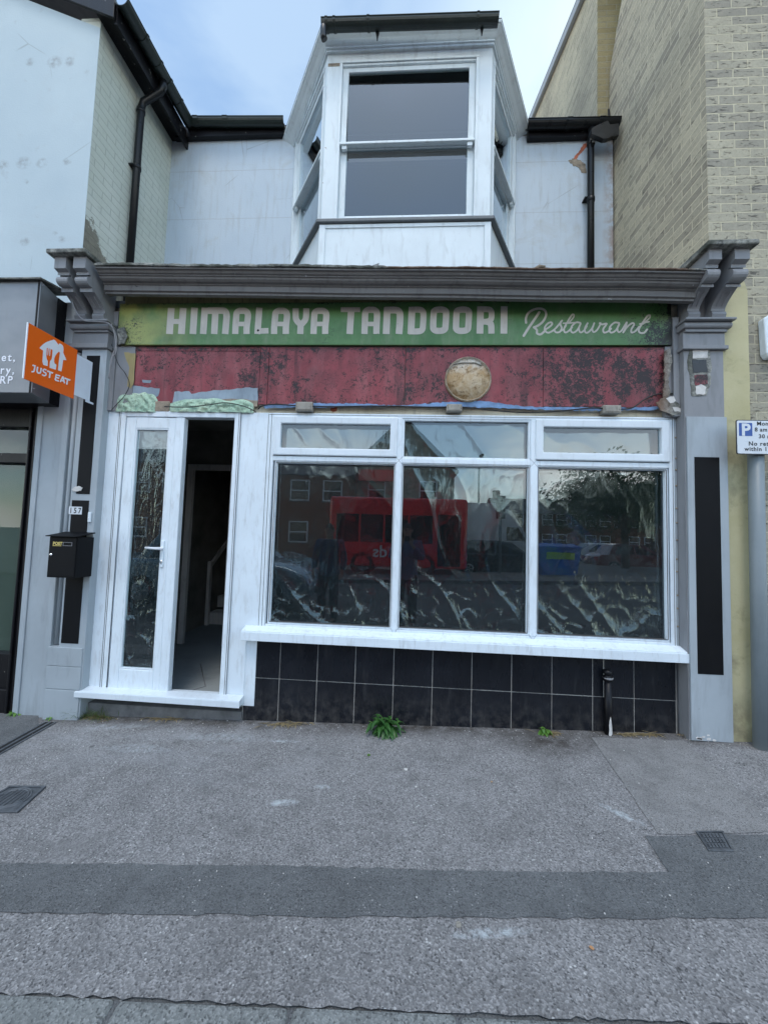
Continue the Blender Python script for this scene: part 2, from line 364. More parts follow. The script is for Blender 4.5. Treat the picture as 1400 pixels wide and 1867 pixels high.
    M['grout'] = simple('tile_grout', (.42,.41,.38), .9, var=.25, scale=14)
    # pavement
    def aggregate(name, base, light, scale, dark=(.03,.03,.032), stain=True, chips=.7):
        g = NG(name); p = g.pos(); x, y, z = g.xyz()
        big = g.noise(.8, 6, .6); mid = g.noise(6, 5, .65)
        v = g.n('ShaderNodeTexVoronoi', None, {'Vector': p, 'Scale': scale}); 
        cellr = g.n('ShaderNodeSeparateColor', None, {0: v.outputs['Color']})
        c = g.mix(g.mr(big, .32, .68), tuple(k*.84 for k in base), tuple(k*1.12 for k in base))
        c = g.mix(g.mr(cellr.outputs[0], 0, 1, 0, .9), tuple(k*.5 for k in base), c) if False else g.mix(g.mr(cellr.outputs[0], .35, 1, 0, .55), c, light)
        c = g.mix(g.mr(cellr.outputs[1], .72, .96, 0, .6), c, dark)
        v2 = g.n('ShaderNodeTexVoronoi', None, {'Vector': p, 'Scale': scale*.42}); cr2 = g.n('ShaderNodeSeparateColor', None, {0: v2.outputs['Color']})
        ch = g.math('MULTIPLY', g.mr(cr2.outputs[2], .955, .96), g.mr(v2.outputs['Distance'], .22, .34, chips, 0))
        c = g.mix(ch, c, (.62,.62,.6))
        c = g.mix(g.mr(mid, .48, .72, 0, .42), c, tuple(k*.5 for k in base))
        c = g.mix(g.mr(g.noise(1.7, 6, .68, dist=.5), .54, .70, 0, .38), c, tuple(k*.58 for k in base))
        c = g.mix(g.mr(g.noise(2.6, 6, .7, g.map(p, (1,1,1), (7,3,0))), .56, .72, 0, .3), c, tuple(min(1, k*1.5) for k in base))
        gum = g.n('ShaderNodeTexVoronoi', None, {'Vector': p, 'Scale': 3.3}); gc_ = g.n('ShaderNodeSeparateColor', None, {0: gum.outputs['Color']})
        c = g.mix(g.math('MULTIPLY', g.mr(gum.outputs['Distance'], .05, .065, .7, 0), g.mr(gc_.outputs[0], .7, .71)), c, tuple(k*.35 for k in base))
        ck = g.voro(1.1, g.n('ShaderNodeVectorMath', {'operation': 'ADD'}, {0: p, 1: g.n('ShaderNodeTexNoise', None, {'Vector': p, 'Scale': 5, 'Detail': 4}).outputs['Color']}).outputs[0], 'DISTANCE_TO_EDGE')
        c = g.mix(g.math('MULTIPLY', g.mr(ck, 0, .006, .8, 0), g.mr(g.noise(1.3, 3), .50, .58)), c, (.03,.03,.03))
        if stain:
            # chalky smears by the door and a damp dark patch by the drain pipe
            sm = g.math('MULTIPLY', g.mr(g.noise(2.0, 6, .65, g.map(p, (1,2.2,1))), .45, .7), g.mr(y, -.95, -.1, 0, 1))
            sm = g.math('MULTIPLY', sm, g.mr(x, .6, -1.0, 0, .6))
            c = g.mix(sm, c, (.36,.37,.38))
            dd = g.math('SQRT', g.math('ADD', g.math('POWER', g.math('MULTIPLY', g.math('SUBTRACT', x, 1.05), 1.6), 2.0), g.math('POWER', g.math('MULTIPLY', g.math('ADD', y, .17), 3.2), 2.0)))
            c = g.mix(g.math('MULTIPLY', g.mr(dd, .1, .75, .8, 0), g.mr(g.noise(9, 5), .3, .6)), c, (.035,.028,.022))
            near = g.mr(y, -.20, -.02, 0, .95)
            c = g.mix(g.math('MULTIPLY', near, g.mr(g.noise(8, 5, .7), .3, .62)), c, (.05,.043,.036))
            # rubbed chalky paint marks at their own places
            for (px_, py_, a_, b_, rot_) in ((1135,1486,.13,.028,-.75),(515,1464,.10,.03,.1),(895,1702,.16,.022,.12),(1080,1665,.1,.012,0),(590,1435,.06,.02,0),(400,1345,.35,.07,0),(210,1325,.3,.05,.1),(250,1365,.3,.06,0),(520,1352,.12,.02,0),(85,1641,.04,.025,.5)):
                c_ = G(px_, py_); mv = g.map(p, (1,1,1), (0,0,0)); dx_ = g.math('SUBTRACT', x, c_.x); dy_ = g.math('SUBTRACT', y, c_.y)
                u_ = g.math('DIVIDE', g.math('ADD', g.math('MULTIPLY', dx_, cos(rot_)), g.math('MULTIPLY', dy_, sin(rot_))), a_); v_ = g.math('DIVIDE', g.math('SUBTRACT', g.math('MULTIPLY', dy_, cos(rot_)), g.math('MULTIPLY', dx_, sin(rot_))), b_)
                dd_ = g.math('ADD', g.math('MULTIPLY', u_, u_), g.math('MULTIPLY', v_, v_)); c = g.mix(g.math('MULTIPLY', g.mr(dd_, .1, 1.1, .8 if a_ < .2 else .35, 0), g.mr(g.noise(26, 5, .75), .42, .6)), c, (.50,.55,.57))
            # spilt paint and rubbed white marks
            wm = g.math('MULTIPLY', g.mr(g.noise(7, 5, .7, g.map(p, (1.0,2.6,1), (3.1,.7,0))), .70, .74), g.mr(g.noise(40, 5, .8), .4, .6, 0, .7))
            c = g.mix(wm, c, (.5,.53,.54))
        h = g.math('ADD', v.outputs['Distance'], g.math('MULTIPLY', mid, .6))
        return g.out(c, .9, g.bump(h, .4, .005), spec=.25)
    M['pave'] = aggregate('red_grey_asphalt', (.205,.202,.200), (.48,.47,.465), 165)
    M['patch'] = aggregate('dark_asphalt_patch', (.130,.136,.138), (.23,.235,.235), 210, stain=False, chips=.35)
    M['patch2'] = aggregate('pale_asphalt_strip', (.232,.228,.222), (.38,.375,.37), 230, stain=False, chips=.5)
    M['road'] = aggregate('road_asphalt', (.10,.10,.105), (.2,.2,.205), 90, stain=False)
    M['kerb'] = aggregate('granite_kerb', (.20,.212,.205), (.36,.37,.36), 170, stain=False, chips=.2)
    M['iron'] = simple('cast_iron', (.12,.13,.14), .5, .35, .3, 30, .5)
    M['concrete'] = simple('rough_concrete', (.16,.155,.15), .9, var=.35, scale=9, bump=.7)
    M['darkgap'] = simple('dark_void', (.01,.01,.01), .9)
    # fascia
    g = NG('green_sign_paint'); x, y, z = g.xyz(); big = g.noise(2.2, 6, .6); st = g.noise(5, 5, .65, g.map(g.pos(), (3,3,.8)))
    c = g.mix(g.mr(big, .3, .7), (.06,.16,.048), (.11,.24,.08))
    c = g.mix(g.mr(st, .46, .74, 0, .6), c, (.19,.25,.14)); c = g.mix(g.mr(g.noise(2.1, 6, .7, dist=.5), .52, .7, 0, .5), c, (.05,.10,.035))
    c = g.mix(g.math('MULTIPLY', g.mr(x, -1.8, -2.3, 0, .95), g.mr(g.noise(4, 5), .3, .55)), c, (.34,.36,.10))
    c = g.mix(g.mr(g.noise(60, 4, .8), .7, .76, 0, .6), c, (.4,.42,.3))
    ends = g.math('MAXIMUM', g.math('MULTIPLY', g.mr(x, -2.15, -2.5, 0, 1.3), g.mr(z, 3.25, 3.05, .3, 1)), g.math('MULTIPLY', g.mr(x, 1.5, 1.98, 0, 1.35), g.mr(z, 3.3, 3.05, .45, 1)))
    ends = g.math('MAXIMUM', ends, g.mr(x, 1.94, 1.985, 0, 1.4))
    ends = g.math('MAXIMUM', ends, g.mr(z, 3.335, 3.36, 0, .75))
    c = black_mould(g, c, ends)
    M['green'] = g.out(c, .42, g.bump(g.math('ADD', g.noise(50, 4), st), .15, .004), spec=.45)
    g = NG('red_fascia_paint'); x, y, z = g.xyz(); big = g.noise(1.8, 6, .6); st = g.noise(5, 5, .6, g.map(g.pos(), (1.8,1.8,.45)), dist=.4)
    c = g.mix(g.mr(big, .3, .7), (.205,.030,.040), (.315,.062,.072))
    c = g.mix(g.mr(st, .45, .75, 0, .45), c, (.40,.17,.17))
    c = g.mix(g.mr(g.noise(3.5, 5, .6), .55, .72, 0, .45), c, (.14,.03,.04))
    run = g.math('MULTIPLY', g.mr(g.noise(6, 4, .6, g.map(g.pos(), (2.2,2.2,.22)), dist=.3), .54, .66, 0, .6), g.mr(g.noise(1.4, 3), .38, .58)); c = g.mix(run, c, (.055,.016,.02))
    wavy = g.noise(1.3, 3, .5)
    d1 = g.math('MULTIPLY', g.mr(x, .6, 1.3, .35, 1.05), g.mr(g.noise(1.9, 3), .3, .52))
    d2 = g.math('MULTIPLY', g.mr(x, -2.0, -1.3, 0, 1), g.mr(x, -1.15, -1.24, 0, 1))
    d3 = g.mr(z, 2.9, 2.99, .2, .85)
    dn = g.math('MAXIMUM', g.math('MAXIMUM', d1, g.math('MULTIPLY', d2, .8)), g.math('MAXIMUM', d3, g.mr(wavy, .35, .65, .3, .8)))
    c = black_mould(g, c, dn)
    # hair-like cracks in the paint
    cw = g.voro(30, g.n('ShaderNodeVectorMath', {'operation': 'ADD'}, {0: g.pos(), 1: g.n('ShaderNodeTexNoise', None, {'Vector': g.pos(), 'Scale': 9, 'Detail': 3}).outputs['Color']}).outputs[0], 'DISTANCE_TO_EDGE')
    c = g.mix(g.math('MULTIPLY', g.mr(cw, 0, .035, 1, 0), g.mr(g.noise(4.5, 4), .5, .62, 0, .75)), c, (.03,.012,.015))
    M['red'] = g.out(c, .5, g.bump(g.math('ADD', g.noise(45, 5), st), .25, .004), spec=.4)
    M['cream'] = paint('old_cream_paint', (.66,.60,.46), .8, .4, (.10,.08,.05), 2.2, .4, .2, var=.25, chips=.35, chipcol=(.28,.4,.52))
    M['yellowold'] = paint('yellowed_board', (.36,.30,.15), .8, .8, (.05,.04,.025), 1.6, .3, .2, var=.3)
    M['bluepeel'] = paint('pale_blue_undercoat', (.30,.37,.43), .75, .35, (.12,.12,.12), 3, .3, .2, var=.25, chips=.3, chipcol=(.5,.42,.36))
    M['foam'] = None
    g = NG('green_expanding_foam'); n1 = g.noise(40, 6, .7); big = g.noise(9, 4)
    c = g.mix(g.mr(big, .3, .7), (.38,.57,.44), (.52,.66,.50)); c = g.mix(g.mr(g.noise(75, 6, .75), .56, .62, 0, .85), c, (.03,.05,.03))
    M['foam'] = g.out(c, .9, g.bump(n1, 1.0, .01), spec=.2)
    g = NG('stained_plaster_disc'); n1 = g.noise(12, 7, .65, dist=.6); x, y, z = g.xyz()
    c = g.mix(g.mr(n1, .35, .65), (.42,.28,.14), (.60,.50,.36)); c = g.mix(g.math('MULTIPLY', g.mr(z, 2.76, 2.86, 0, .85), g.mr(n1, .3, .55)), c, (.62,.6,.55))
    c = g.mix(g.mr(g.noise(30, 6, .75), .54, .66, 0, .9), c, (.10,.055,.02)); c = g.mix(g.mr(g.noise(7, 6, .7, dist=.8), .52, .6, 0, .7), c, (.22,.13,.05))
    M['disc'] = g.out(c, .85, g.bump(n1, .8, .012), spec=.2)
    M['letter'] = paint('cream_sign_lettering', (.56,.52,.46), .55, .35, (.26,.22,.16), 3.0, .08, .35, var=.12, chips=.22, chipcol=(.12,.22,.09))
    # bricks
    M['brick_front'] = brick('stock_brick_front', (.27,.255,.215), (.46,.425,.32), (.60,.55,.40), 'x', scratch=.6)
    M['brick_side'] = brick('stock_brick_side', (.35,.305,.235), (.64,.56,.40), (.78,.69,.50), 'y', scratch=.45, ms=.012)
    M['brick_far'] = brick('buff_brick_gable', (.38,.345,.26), (.60,.54,.39), (.72,.66,.49), 'y', scratch=.4)
    M['brick_buff'] = brick('buff_brick_pier', (.34,.28,.14), (.42,.36,.2), (.44,.4,.28), 'x', scratch=.2)
    M['brick_red'] = brick('red_brick', (.20,.09,.06), (.30,.14,.09), (.32,.29,.25), 'x', scratch=.2)
    M['stone'] = simple('grey_rubble_stone', (.33,.32,.27), .9, var=.4, scale=3, bump=.6)
    # cream painted brick of the neighbour's side wall, worn at the foot
    g = NG('cream_painted_brick'); x, y, z = g.xyz()
    bt = g.n('ShaderNodeTexBrick', {'offset': .5}, {'Vector': g.comb(y, z, 0.0), 'Scale': 1.0, 'Mortar Size': .005, 'Mortar Smooth': .3, 'Brick Width': .225, 'Row Height': .075})
    big = g.noise(1.7, 6, .6)
    c = g.mix(g.mr(big, .3, .7), (.52,.55,.46), (.64,.66,.58))
    c = g.mix(g.math('MULTIPLY', bt.outputs['Fac'], .42), c, (.28,.29,.24))
    c = g.mix(g.mr(g.noise(9, 6, .7), .62, .72, 0, .35), c, (.3,.3,.25))
    # exposed dirty brick low at the street corner
    ex = g.math('ADD', g.math('MULTIPLY', g.math('SUBTRACT', z, 4.25), 1.25), g.math('SUBTRACT', g.math('MULTIPLY', y, .95), .22))
    ex = g.math('ADD', ex, g.math('MULTIPLY', g.math('SUBTRACT', g.noise(6, 6, .7), .5), .9))
    c = g.mix(g.mr(ex, .0, .05, .9, 0), c, g.mix(g.noise(22, 5, .7), (.07,.06,.045), (.30,.27,.2)))
    h = g.math('SUBTRACT', g.noise(40, 4), g.math('MULTIPLY', bt.outputs['Fac'], 1.2))
    M['creambrick'] = g.out(c, .7, g.bump(h, .6, .006), spec=.25)
    # yellow-cream render strip
    g = NG('yellow_cream_render'); x, y, z = g.xyz(); big = g.noise(2.6, 6, .62)
    c = g.mix(g.mr(big, .3, .7), (.44,.40,.23), (.54,.50,.32)); c = g.mix(g.mr(g.noise(5, 6, .65, dist=.4), .55, .72, 0, .55), c, (.17,.15,.10))
    c = g.mix(g.math('MULTIPLY', g.mr(z, .5, .05, 0, .85), g.mr(g.noise(6, 5), .3, .6)), c, (.06,.055,.045))
    c = g.mix(g.mr(g.noise(40, 6, .75), .69, .73, 0, .7), c, (.1,.09,.07))
    M['yellow'] = g.out(c, .85, g.bump(g.math('ADD', g.noise(60, 5), big), .35, .006), spec=.2)
    M['galv'] = paint('grey_painted_post', (.20,.235,.25), .45, .22, (.1,.11,.11), 2.2, .1, .5, var=.12)
    M['signwhite'] = simple('sign_white', (.62,.66,.70), .35, var=.03)
    M['signblue'] = simple('sign_blue', (.01,.07,.30), .35, var=.03)
    M['signblack'] = simple('sign_black', (.01,.011,.014), .4, var=.03)
    M['numblack'] = M['signblack']
    M['orange'] = simple('orange_plastic', (.85,.13,.003), .35, var=.02, bump=.01)
    M['logowhite'] = simple('white_vinyl', (.78,.80,.84), .35, var=.02)
    M['white_plain'] = simple('white_painted_board', (.66,.72,.80), .4, var=.04)
    M['gold'] = simple('gold_print', (.65,.52,.16), .4, var=.1)
    M['chrome'] = simple('chrome', (.8,.8,.8), .15, 1.0, .02)
    g = NG('brushed_sign_metal'); x, y, z = g.xyz(); gr = g.noise(2.0, 3, .5, g.map(g.pos(), (1,1,2.0)))
    c = g.mix(g.mr(gr, .35, .65), (.12,.13,.14), (.20,.21,.22)); c = g.mix(g.mr(g.noise(9, 5, .6, g.map(g.pos(), (6,6,.5))), .55, .75, 0, .3), c, (.12,.12,.11))
    M['signmetal'] = g.out(c, .3, g.bump(g.noise(30, 3), .03, .002), spec=.8)
    # leaves
    def leaf(name, c1, c2, rough=.4):
        g = NG(name); v = g.obj(); n1 = g.noise(25, 3, .5, v)
        c = g.mix(g.mr(n1, .3, .7), c1, c2); b = g.n('ShaderNodeBsdfPrincipled', None, {'Base Color': c, 'Roughness': rough})
        t = g.n('ShaderNodeBsdfTranslucent', None, {'Color': c}); mxs = g.n('ShaderNodeMixShader', None, {0: .25, 1: b.outputs[0], 2: t.outputs[0]})
        o = g.n('ShaderNodeOutputMaterial'); g.t.links.new(mxs.outputs[0], o.inputs[0]); return g.m
    M['leaf'] = leaf('weed_leaf', (.03,.10,.025), (.06,.17,.04)); M['leaf2'] = leaf('young_leaf', (.08,.20,.03), (.14,.28,.05))
    M['grass'] = leaf('grass_blade', (.05,.12,.03), (.16,.2,.06)); M['drygrass'] = leaf('dry_grass', (.26,.20,.10), (.42,.34,.19), .8)
    M['treeleaf'] = leaf('tree_leaf', (.025,.055,.02), (.055,.10,.03)); M['bark'] = simple('bark', (.09,.075,.06), .9, var=.4, scale=8, bump=1.0)
    # glass
    def glass(name, refl, tint=(.9,.95,.95), minr=.0):
        g = NG(name); fr = g.n('ShaderNodeFresnel', None, {'IOR': 1.5}).outputs[0]
        f = g.math('MULTIPLY', g.math('ADD', g.math('MULTIPLY', fr, refl, True), minr, True), g.math('SUBTRACT', 1.0, g.n('ShaderNodeNewGeometry').outputs['Backfacing']))
        nb = g.n('ShaderNodeNewGeometry').outputs['Normal']
        gl = g.n('ShaderNodeBsdfGlossy', None, {'Color': (.86,.94,1.0), 'Roughness': .004, 'Normal': nb}); tr = g.n('ShaderNodeBsdfTransparent', None, {'Color': tint})
        mxs = g.n('ShaderNodeMixShader', None, {0: f, 1: tr.outputs[0], 2: gl.outputs[0]}); o = g.n('ShaderNodeOutputMaterial'); g.t.links.new(mxs.outputs[0], o.inputs[0]); return g.m
    M['glass'] = glass('double_glazing', 2.2, minr=.0)
    M['glass_shop'] = glass('neighbour_window_glass', 1.0, (.8,.86,.84), minr=0.0)
    M['glass_old'] = glass('old_sash_glass', 2.4, (.86,.9,.9), minr=.02)
    M['carglass'] = simple('dark_car_glass', (.01,.012,.014), .03, bump=0)
    g = NG('black_polythene'); v = g.pos(); n1 = g.noise(11, 5, .6, g.map(v, (1,1,.7), rot=(0,.5,0)), dist=1.6); n2 = g.voro(9, g.map(v, (1,1,.55), rot=(0,.6,0)), 'DISTANCE_TO_EDGE')
    def ridge(n_, pw): return g.math('POWER', g.math('SUBTRACT', 1.0, g.math('ABSOLUTE', g.math('SUBTRACT', g.math('MULTIPLY', n_, 2.0), 1.0))), pw)
    r1 = ridge(g.noise(5, 3, .5, g.map(v, (1.6,1,.45), rot=(0,.75,0)), dist=.8), 4.0); r2 = ridge(g.noise(7, 2, .5, g.map(v, (1.8,1,.5), rot=(0,-.6,0)), dist=.9), 4.0); r3 = ridge(g.noise(22, 3, .55, v, dist=1.2), 7.0)
    x, y, z = g.xyz(); low = g.mr(g.math('ADD', z, g.math('MULTIPLY', g.noise(2.2, 3), .5)), 1.55, 1.05, .05, .68); low = g.math('MAXIMUM', low, g.mr(x, -1.4, -1.6, 0, .28))
    h = g.math('MULTIPLY', g.math('ADD', g.math('ADD', g.math('MULTIPLY', r1, .9), g.math('MULTIPLY', r2, .7)), g.math('ADD', g.math('MULTIPLY', r3, .10), g.math('MULTIPLY', n1, .6))), low)
    bs = g.n('ShaderNodeBsdfPrincipled', None, {'Base Color': (.010,.012,.013), 'Roughness': g.mr(g.noise(3, 3), .3, .7, .05, .13), 'IOR': 2.0, 'Normal': g.bump(h, .5, .014)})
    o = g.n('ShaderNodeOutputMaterial'); g.t.links.new(bs.outputs[0], o.inputs[0]); M['poly'] = g.m
    M['intwall'] = simple('dim_plaster', (.24,.23,.20), .9, var=.3, scale=3)
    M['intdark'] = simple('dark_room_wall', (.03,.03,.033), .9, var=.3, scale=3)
    M['intfloor'] = paint('dusty_concrete_floor', (.36,.40,.41), .7, .4, (.08,.08,.08), 1.3, .2, .3, streak=False, var=.3)
    M['reflection_sheet'] = simple('pale_green_reflection', (.12,.135,.11), .8, var=.12, scale=2)  # pale green reflection of the neighbour's window, put into a colour
    M['skin'] = simple('skin', (.45,.27,.2), .55, var=.05); M['shirt'] = simple('blue_shirt_cloth', (.10,.13,.26), .85, var=.15, scale=20)
    M['jacket'] = simple('dark_blue_jacket_cloth', (.05,.065,.13), .8, var=.15, scale=20); M['trouser'] = simple('dark_trousers_cloth', (.03,.03,.04), .9, var=.15, scale=20); M['hair'] = simple('dark_hair', (.03,.022,.018), .6)
    M['shoe'] = simple('shoe_leather', (.02,.02,.02), .5)
    M['busred'] = simple('red_bus_paint', (.85,.025,.03), .25, coat=.6, var=.05, bump=0, objc=True); M['vanwhite'] = simple('white_van_paint', (.85,.86,.86), .35, var=.05, bump=0, objc=True)
    M['carblue'] = simple('silver_blue_car_paint', (.22,.32,.38), .25, .4, var=.05, bump=0, coat=.7, objc=True); M['carred'] = simple('dark_red_car_paint', (.16,.015,.025), .25, coat=.7, var=.05, bump=0, objc=True)
    M['cardark'] = simple('dark_grey_car_paint', (.06,.07,.08), .25, .3, coat=.7, var=.05, bump=0, objc=True)
    M['tyre'] = simple('tyre_rubber', (.012,.012,.012), .8); M['rim'] = simple('alloy_rim', (.45,.46,.47), .3, .8)
    M['lamp'] = simple('headlamp_lens', (.5,.52,.54), .08, .2, bump=0); M['redlamp'] = simple('tail_lamp_lens', (.35,.01,.01), .1, bump=0)
    M['binblue'] = simple('blue_container_paint', (.02,.13,.55), .45, var=.1); M['lime'] = simple('lime_label', (.40,.70,.06), .5, var=.1)
    M['slate'] = simple('slate_roof', (.085,.085,.095), .75, var=.3, scale=5, bump=.6)
    M['plaster'] = simple('broken_plaster', (.30,.25,.19), .95, var=.5, scale=20, bump=1.0)
    M['terracotta'] = simple('red_primer', (.45,.13,.07), .8, var=.3, scale=20)
    M['wire'] = simple('black_cable_sheath', (.012,.012,.012), .5); M['wiregrey'] = simple('grey_cable_sheath', (.25,.25,.26), .6)
    M['jbox'] = paint('weathered_box_plastic', (.32,.30,.26), .6, .7, (.07,.06,.04), 4, .3, .3, var=.3)
    M['timberwhite'] = paint('white_interior_gloss', (.75,.72,.68), .5, .3, (.12,.11,.1), 2, .1, .3)
    M['paper'] = simple('torn_paper', (.6,.58,.55), .9, var=.2, scale=20)
mk_mats()
# ================================================================ ground
YK = -1.77                                     # back edge of the kerb
def sheet(name, poly, mat, up, step=.06, amp=.006, seed=0):
    pts = ragged2([(p[0], p[1], 0) for p in poly], step, amp, seed, (0, 1))
    mb = MB(); mb.add([(p.x, p.y, gz(p.x)+up) for p in pts], [tuple(range(len(pts)))])
    return struct(part(name, mb, mat, fix=False))
def slab(mb, xs, y0, y1, up0, up1):
    vs = []; fs = []
    for x in xs: vs += [(x, y0(x) if callable(y0) else y0, gz(x)+up0), (x, y1(x) if callable(y1) else y1, gz(x)+up1)]
    for i in range(len(xs)-1): fs.append((2*i, 2*i+2, 2*i+3, 2*i+1))
    mb.add(vs, fs)
XS = [-160, -60, -25, -9, -6, -3, 0, 3, 6, 9, 25, 60, 160]
K0, K1 = G(0, 1809), G(1320, 1866)
def yk(x): return K0.y+(K1.y-K0.y)/(K1.x-K0.x)*(max(-9, min(9, x))-K0.x)          # the kerb line is not quite parallel with the shopfront
mb = MB(); slab(mb, XS, yk, 6.0, 0, 0); struct(part('pavement', mb, M['pave'], fix=False))
mb = MB(); slab(mb, XS, -3.0, lambda x: yk(x)+.05, -.075, -.05); slab(mb, XS, -9.4, -3.0, -.075, -.075); struct(part('road', mb, M['road'], fix=False))
mb = MB(); slab(mb, XS, -200, -9.4, .02, .02); slab(mb, XS, 6.0, 200, -.02, -.02)
struct(part('ground', mb, M['patch2'], fix=False))
mb = MB(); rk = random.Random(5)
x = -6.2
while x < 6:
    L = .62 + rk.uniform(-.2, .25); a, b = x+.006, x+L-.006; o0, o1 = -.118+rk.uniform(-.004,.004), -.004+rk.uniform(-.003,.003); t = .002+rk.uniform(-.002, .003); ya0, ya1, yb0, yb1 = yk(a)+o0, yk(a)+o1, yk(b)+o0, yk(b)+o1
    mb.hexa([(a,ya0,gz(a)-.2),(b,yb0,gz(b)-.2),(b,yb1,gz(b)-.2),(a,ya1,gz(a)-.2),(a,ya0,gz(a)+t-.012),(b,yb0,gz(b)+t-.012),(b,yb1,gz(b)+t),(a,ya1,gz(a)+t)])
    x += L
struct(part('kerb', mb, M['kerb'], bevel=.016, seg=3))
mb = MB(); slab(mb, XS, lambda x: yk(x)-.13, lambda x: yk(x)+.03, -.02, -.004); struct(part('kerb_bedding', mb, M['patch'], fix=False))
mb = MB(); slab(mb, XS, -9.5, -9.38, .03, .03)
for i in range(len(XS)-1): mb.quad((XS[i],-9.38,gz(XS[i])-.3),(XS[i+1],-9.38,gz(XS[i+1])-.3),(XS[i+1],-9.38,gz(XS[i+1])+.03),(XS[i],-9.38,gz(XS[i])+.03))
struct(part('far_kerb', mb, M['patch'], fix=False))
# dark reinstated trench running along the pavement
def gp(px, py): p = G(px, py); return (p.x, p.y)
sheet('trench_patch', [(-5.5,-1.62), (-1.75,-1.52), gp(0,1665), gp(500,1672), gp(900,1676), gp(1400,1676), (5.5,-1.22), (5.5,-.84), gp(1400,1524), gp(1290,1524), gp(1176,1526), gp(1220,1592), gp(900,1590), gp(500,1580), gp(0,1575), (-5.5,-1.42)], M['patch'], .004, .05, .006, 3)
sheet('pale_strip', [gp(1078,1345), gp(1248,1352), gp(1400,1490), gp(1400,1518), gp(1292,1522), gp(1200,1522)], M['patch2'], .0035, .05, .004, 4)
sheet('pavement_edge', [(-5,yk(-5)+.06),(5,yk(5)+.06),(5,yk(5)-.008),(-5,yk(-5)-.004)], M['pave'], .0036, .03, .006, 12)
sheet('concrete_apron', [(-6,-.9), gp(0,1372), gp(70,1322), (-2.93,-.02), (-6,-.02)], M['patch'], .0045, .05, .005, 6)
# narrow drainage channel crossing the pavement at the left
ch = thing('drain_channel', (-3.3,-.35,gz(-3.3)), 'narrow ribbed iron drain channel crossing the pavement beside the black shopfront', 'drain')
a0, a1 = Vector((*gp(-40,1392), 0)), Vector((*gp(92,1318), 0)); d = (a1-a0).normalized(); n = Vector((-d.y, d.x, 0))
def rail(o0, o1, h):
    mb = MB(); q = [a0+n*o0, a1+n*o0, a1+n*o1, a0+n*o1]
    return mb.hexa([(p.x,p.y,gz(p.x)-.01) for p in q]+[(p.x,p.y,gz(p.x)+h) for p in q])
for o0, o1 in ((-.05,-.035), (-.008,.008), (.035,.05)): part('rail', rail(o0, o1, .008), M['iron'], ch, bevel=.002)
part('channel_bed', rail(-.035, .035, .0052), M['darkgap'], ch)

def cover(name, pts, label, oval):
    c = sum((Vector((*gp(*p), 0)) for p in pts), Vector((0,0,0)))/4; q = [Vector((*gp(*p), 0)) for p in pts]
    t = thing(name, (c.x, c.y, gz(c.x)), label, 'access cover', None)
    def P(u, v, h):     # bilinear
        p = (q[0]*(1-u)+q[1]*u)*(1-v)+(q[3]*(1-u)+q[2]*u)*v; return Vector((p.x, p.y, gz(p.x)+h))
    def blk(mb, u0, u1, v0, v1, h0, h1): mb.hexa([P(u0,v0,h0),P(u1,v0,h0),P(u1,v1,h0),P(u0,v1,h0),P(u0,v0,h1),P(u1,v0,h1),P(u1,v1,h1),P(u0,v1,h1)])
    fr = MB(); w = .07
    for a in ((0,1,0,w),(0,1,1-w,1),(0,w,w,1-w),(1-w,1,w,1-w)): blk(fr, *a, .001, .011)
    part('frame', fr, M['iron'], t, bevel=.002)
    lid = MB(); blk(lid, w+.012, 1-w-.012, w+.012, 1-w-.012, .001, .0085)
    if oval:
        for rr in (.40, .34):
            pts_ = [P(.5+rr*cos(2*pi*k/40), .5+rr*sin(2*pi*k/40), .009) for k in range(41)]; lid.tube(pts_, .0045, 6, False)
        for k in range(-3, 4):
            e = math.sqrt(max(0, .33**2-(k*.095)**2)); blk(lid, .5+k*.095-.006, .5+k*.095+.006, .5-e, .5+e, .008, .0125)
    else:
        for i in range(6):
            for j in range(3):
                u0 = .12+i*.128; v0 = .14+j*.25; blk(lid, u0, u0+.1, v0, v0+.2, .008, .0135)
    part('lid', lid, M['iron'], t, bevel=.0015)
cover('manhole_cover', [(-70,1484), (32,1484), (84,1436), (18,1436)], 'grey manhole cover with an oval ribbed lid at the left of the pavement', True)
cover('stopcock_cover', [(1292,1555), (1338,1556), (1318,1519), (1268,1519)], 'small rectangular studded iron cover in the dark asphalt patch on the right', False)

# ================================================================ the restaurant building
YW = 1.30            # plane of the upper wall, set back behind the shopfront
RB = thing('restaurant_building', (-.3, .6, 0), 'run down terraced restaurant building with white upvc shopfront and projecting bay window', 'building')
GUT = 6.40           # eaves height
# ---- upper wall with an opening behind the bay
BX0, BX1, YB = -.93, .70, .50          # bay front corners
WX0, WX1 = -1.50, 1.15                 # bay at the wall
mb = MB(); mb.box(-3.08, WX0, YW, YW+.25, 3.3, GUT-.1); mb.box(WX1, 2.25, YW, YW+.25, 3.3, GUT-.19); mb.box(WX0, WX1, YW, YW+.25, 3.3, 4.35)
part('upper_wall', mb, M['upper'], RB)
mb = MB(); mb.add([(-3.0,YW-.02,GUT+.06),(2.3,YW-.02,GUT-.06),(2.3,5.5,GUT+2.1),(-3.0,5.5,GUT+2.2)], [(0,1,2,3)]); mb.add([(-3.0,YW-.02,GUT+.03),(2.3,YW-.02,GUT-.09),(2.3,5.5,GUT+2.07),(-3.0,5.5,GUT+2.17)], [(3,2,1,0)])
part('roof', mb, M['slate'], RB)
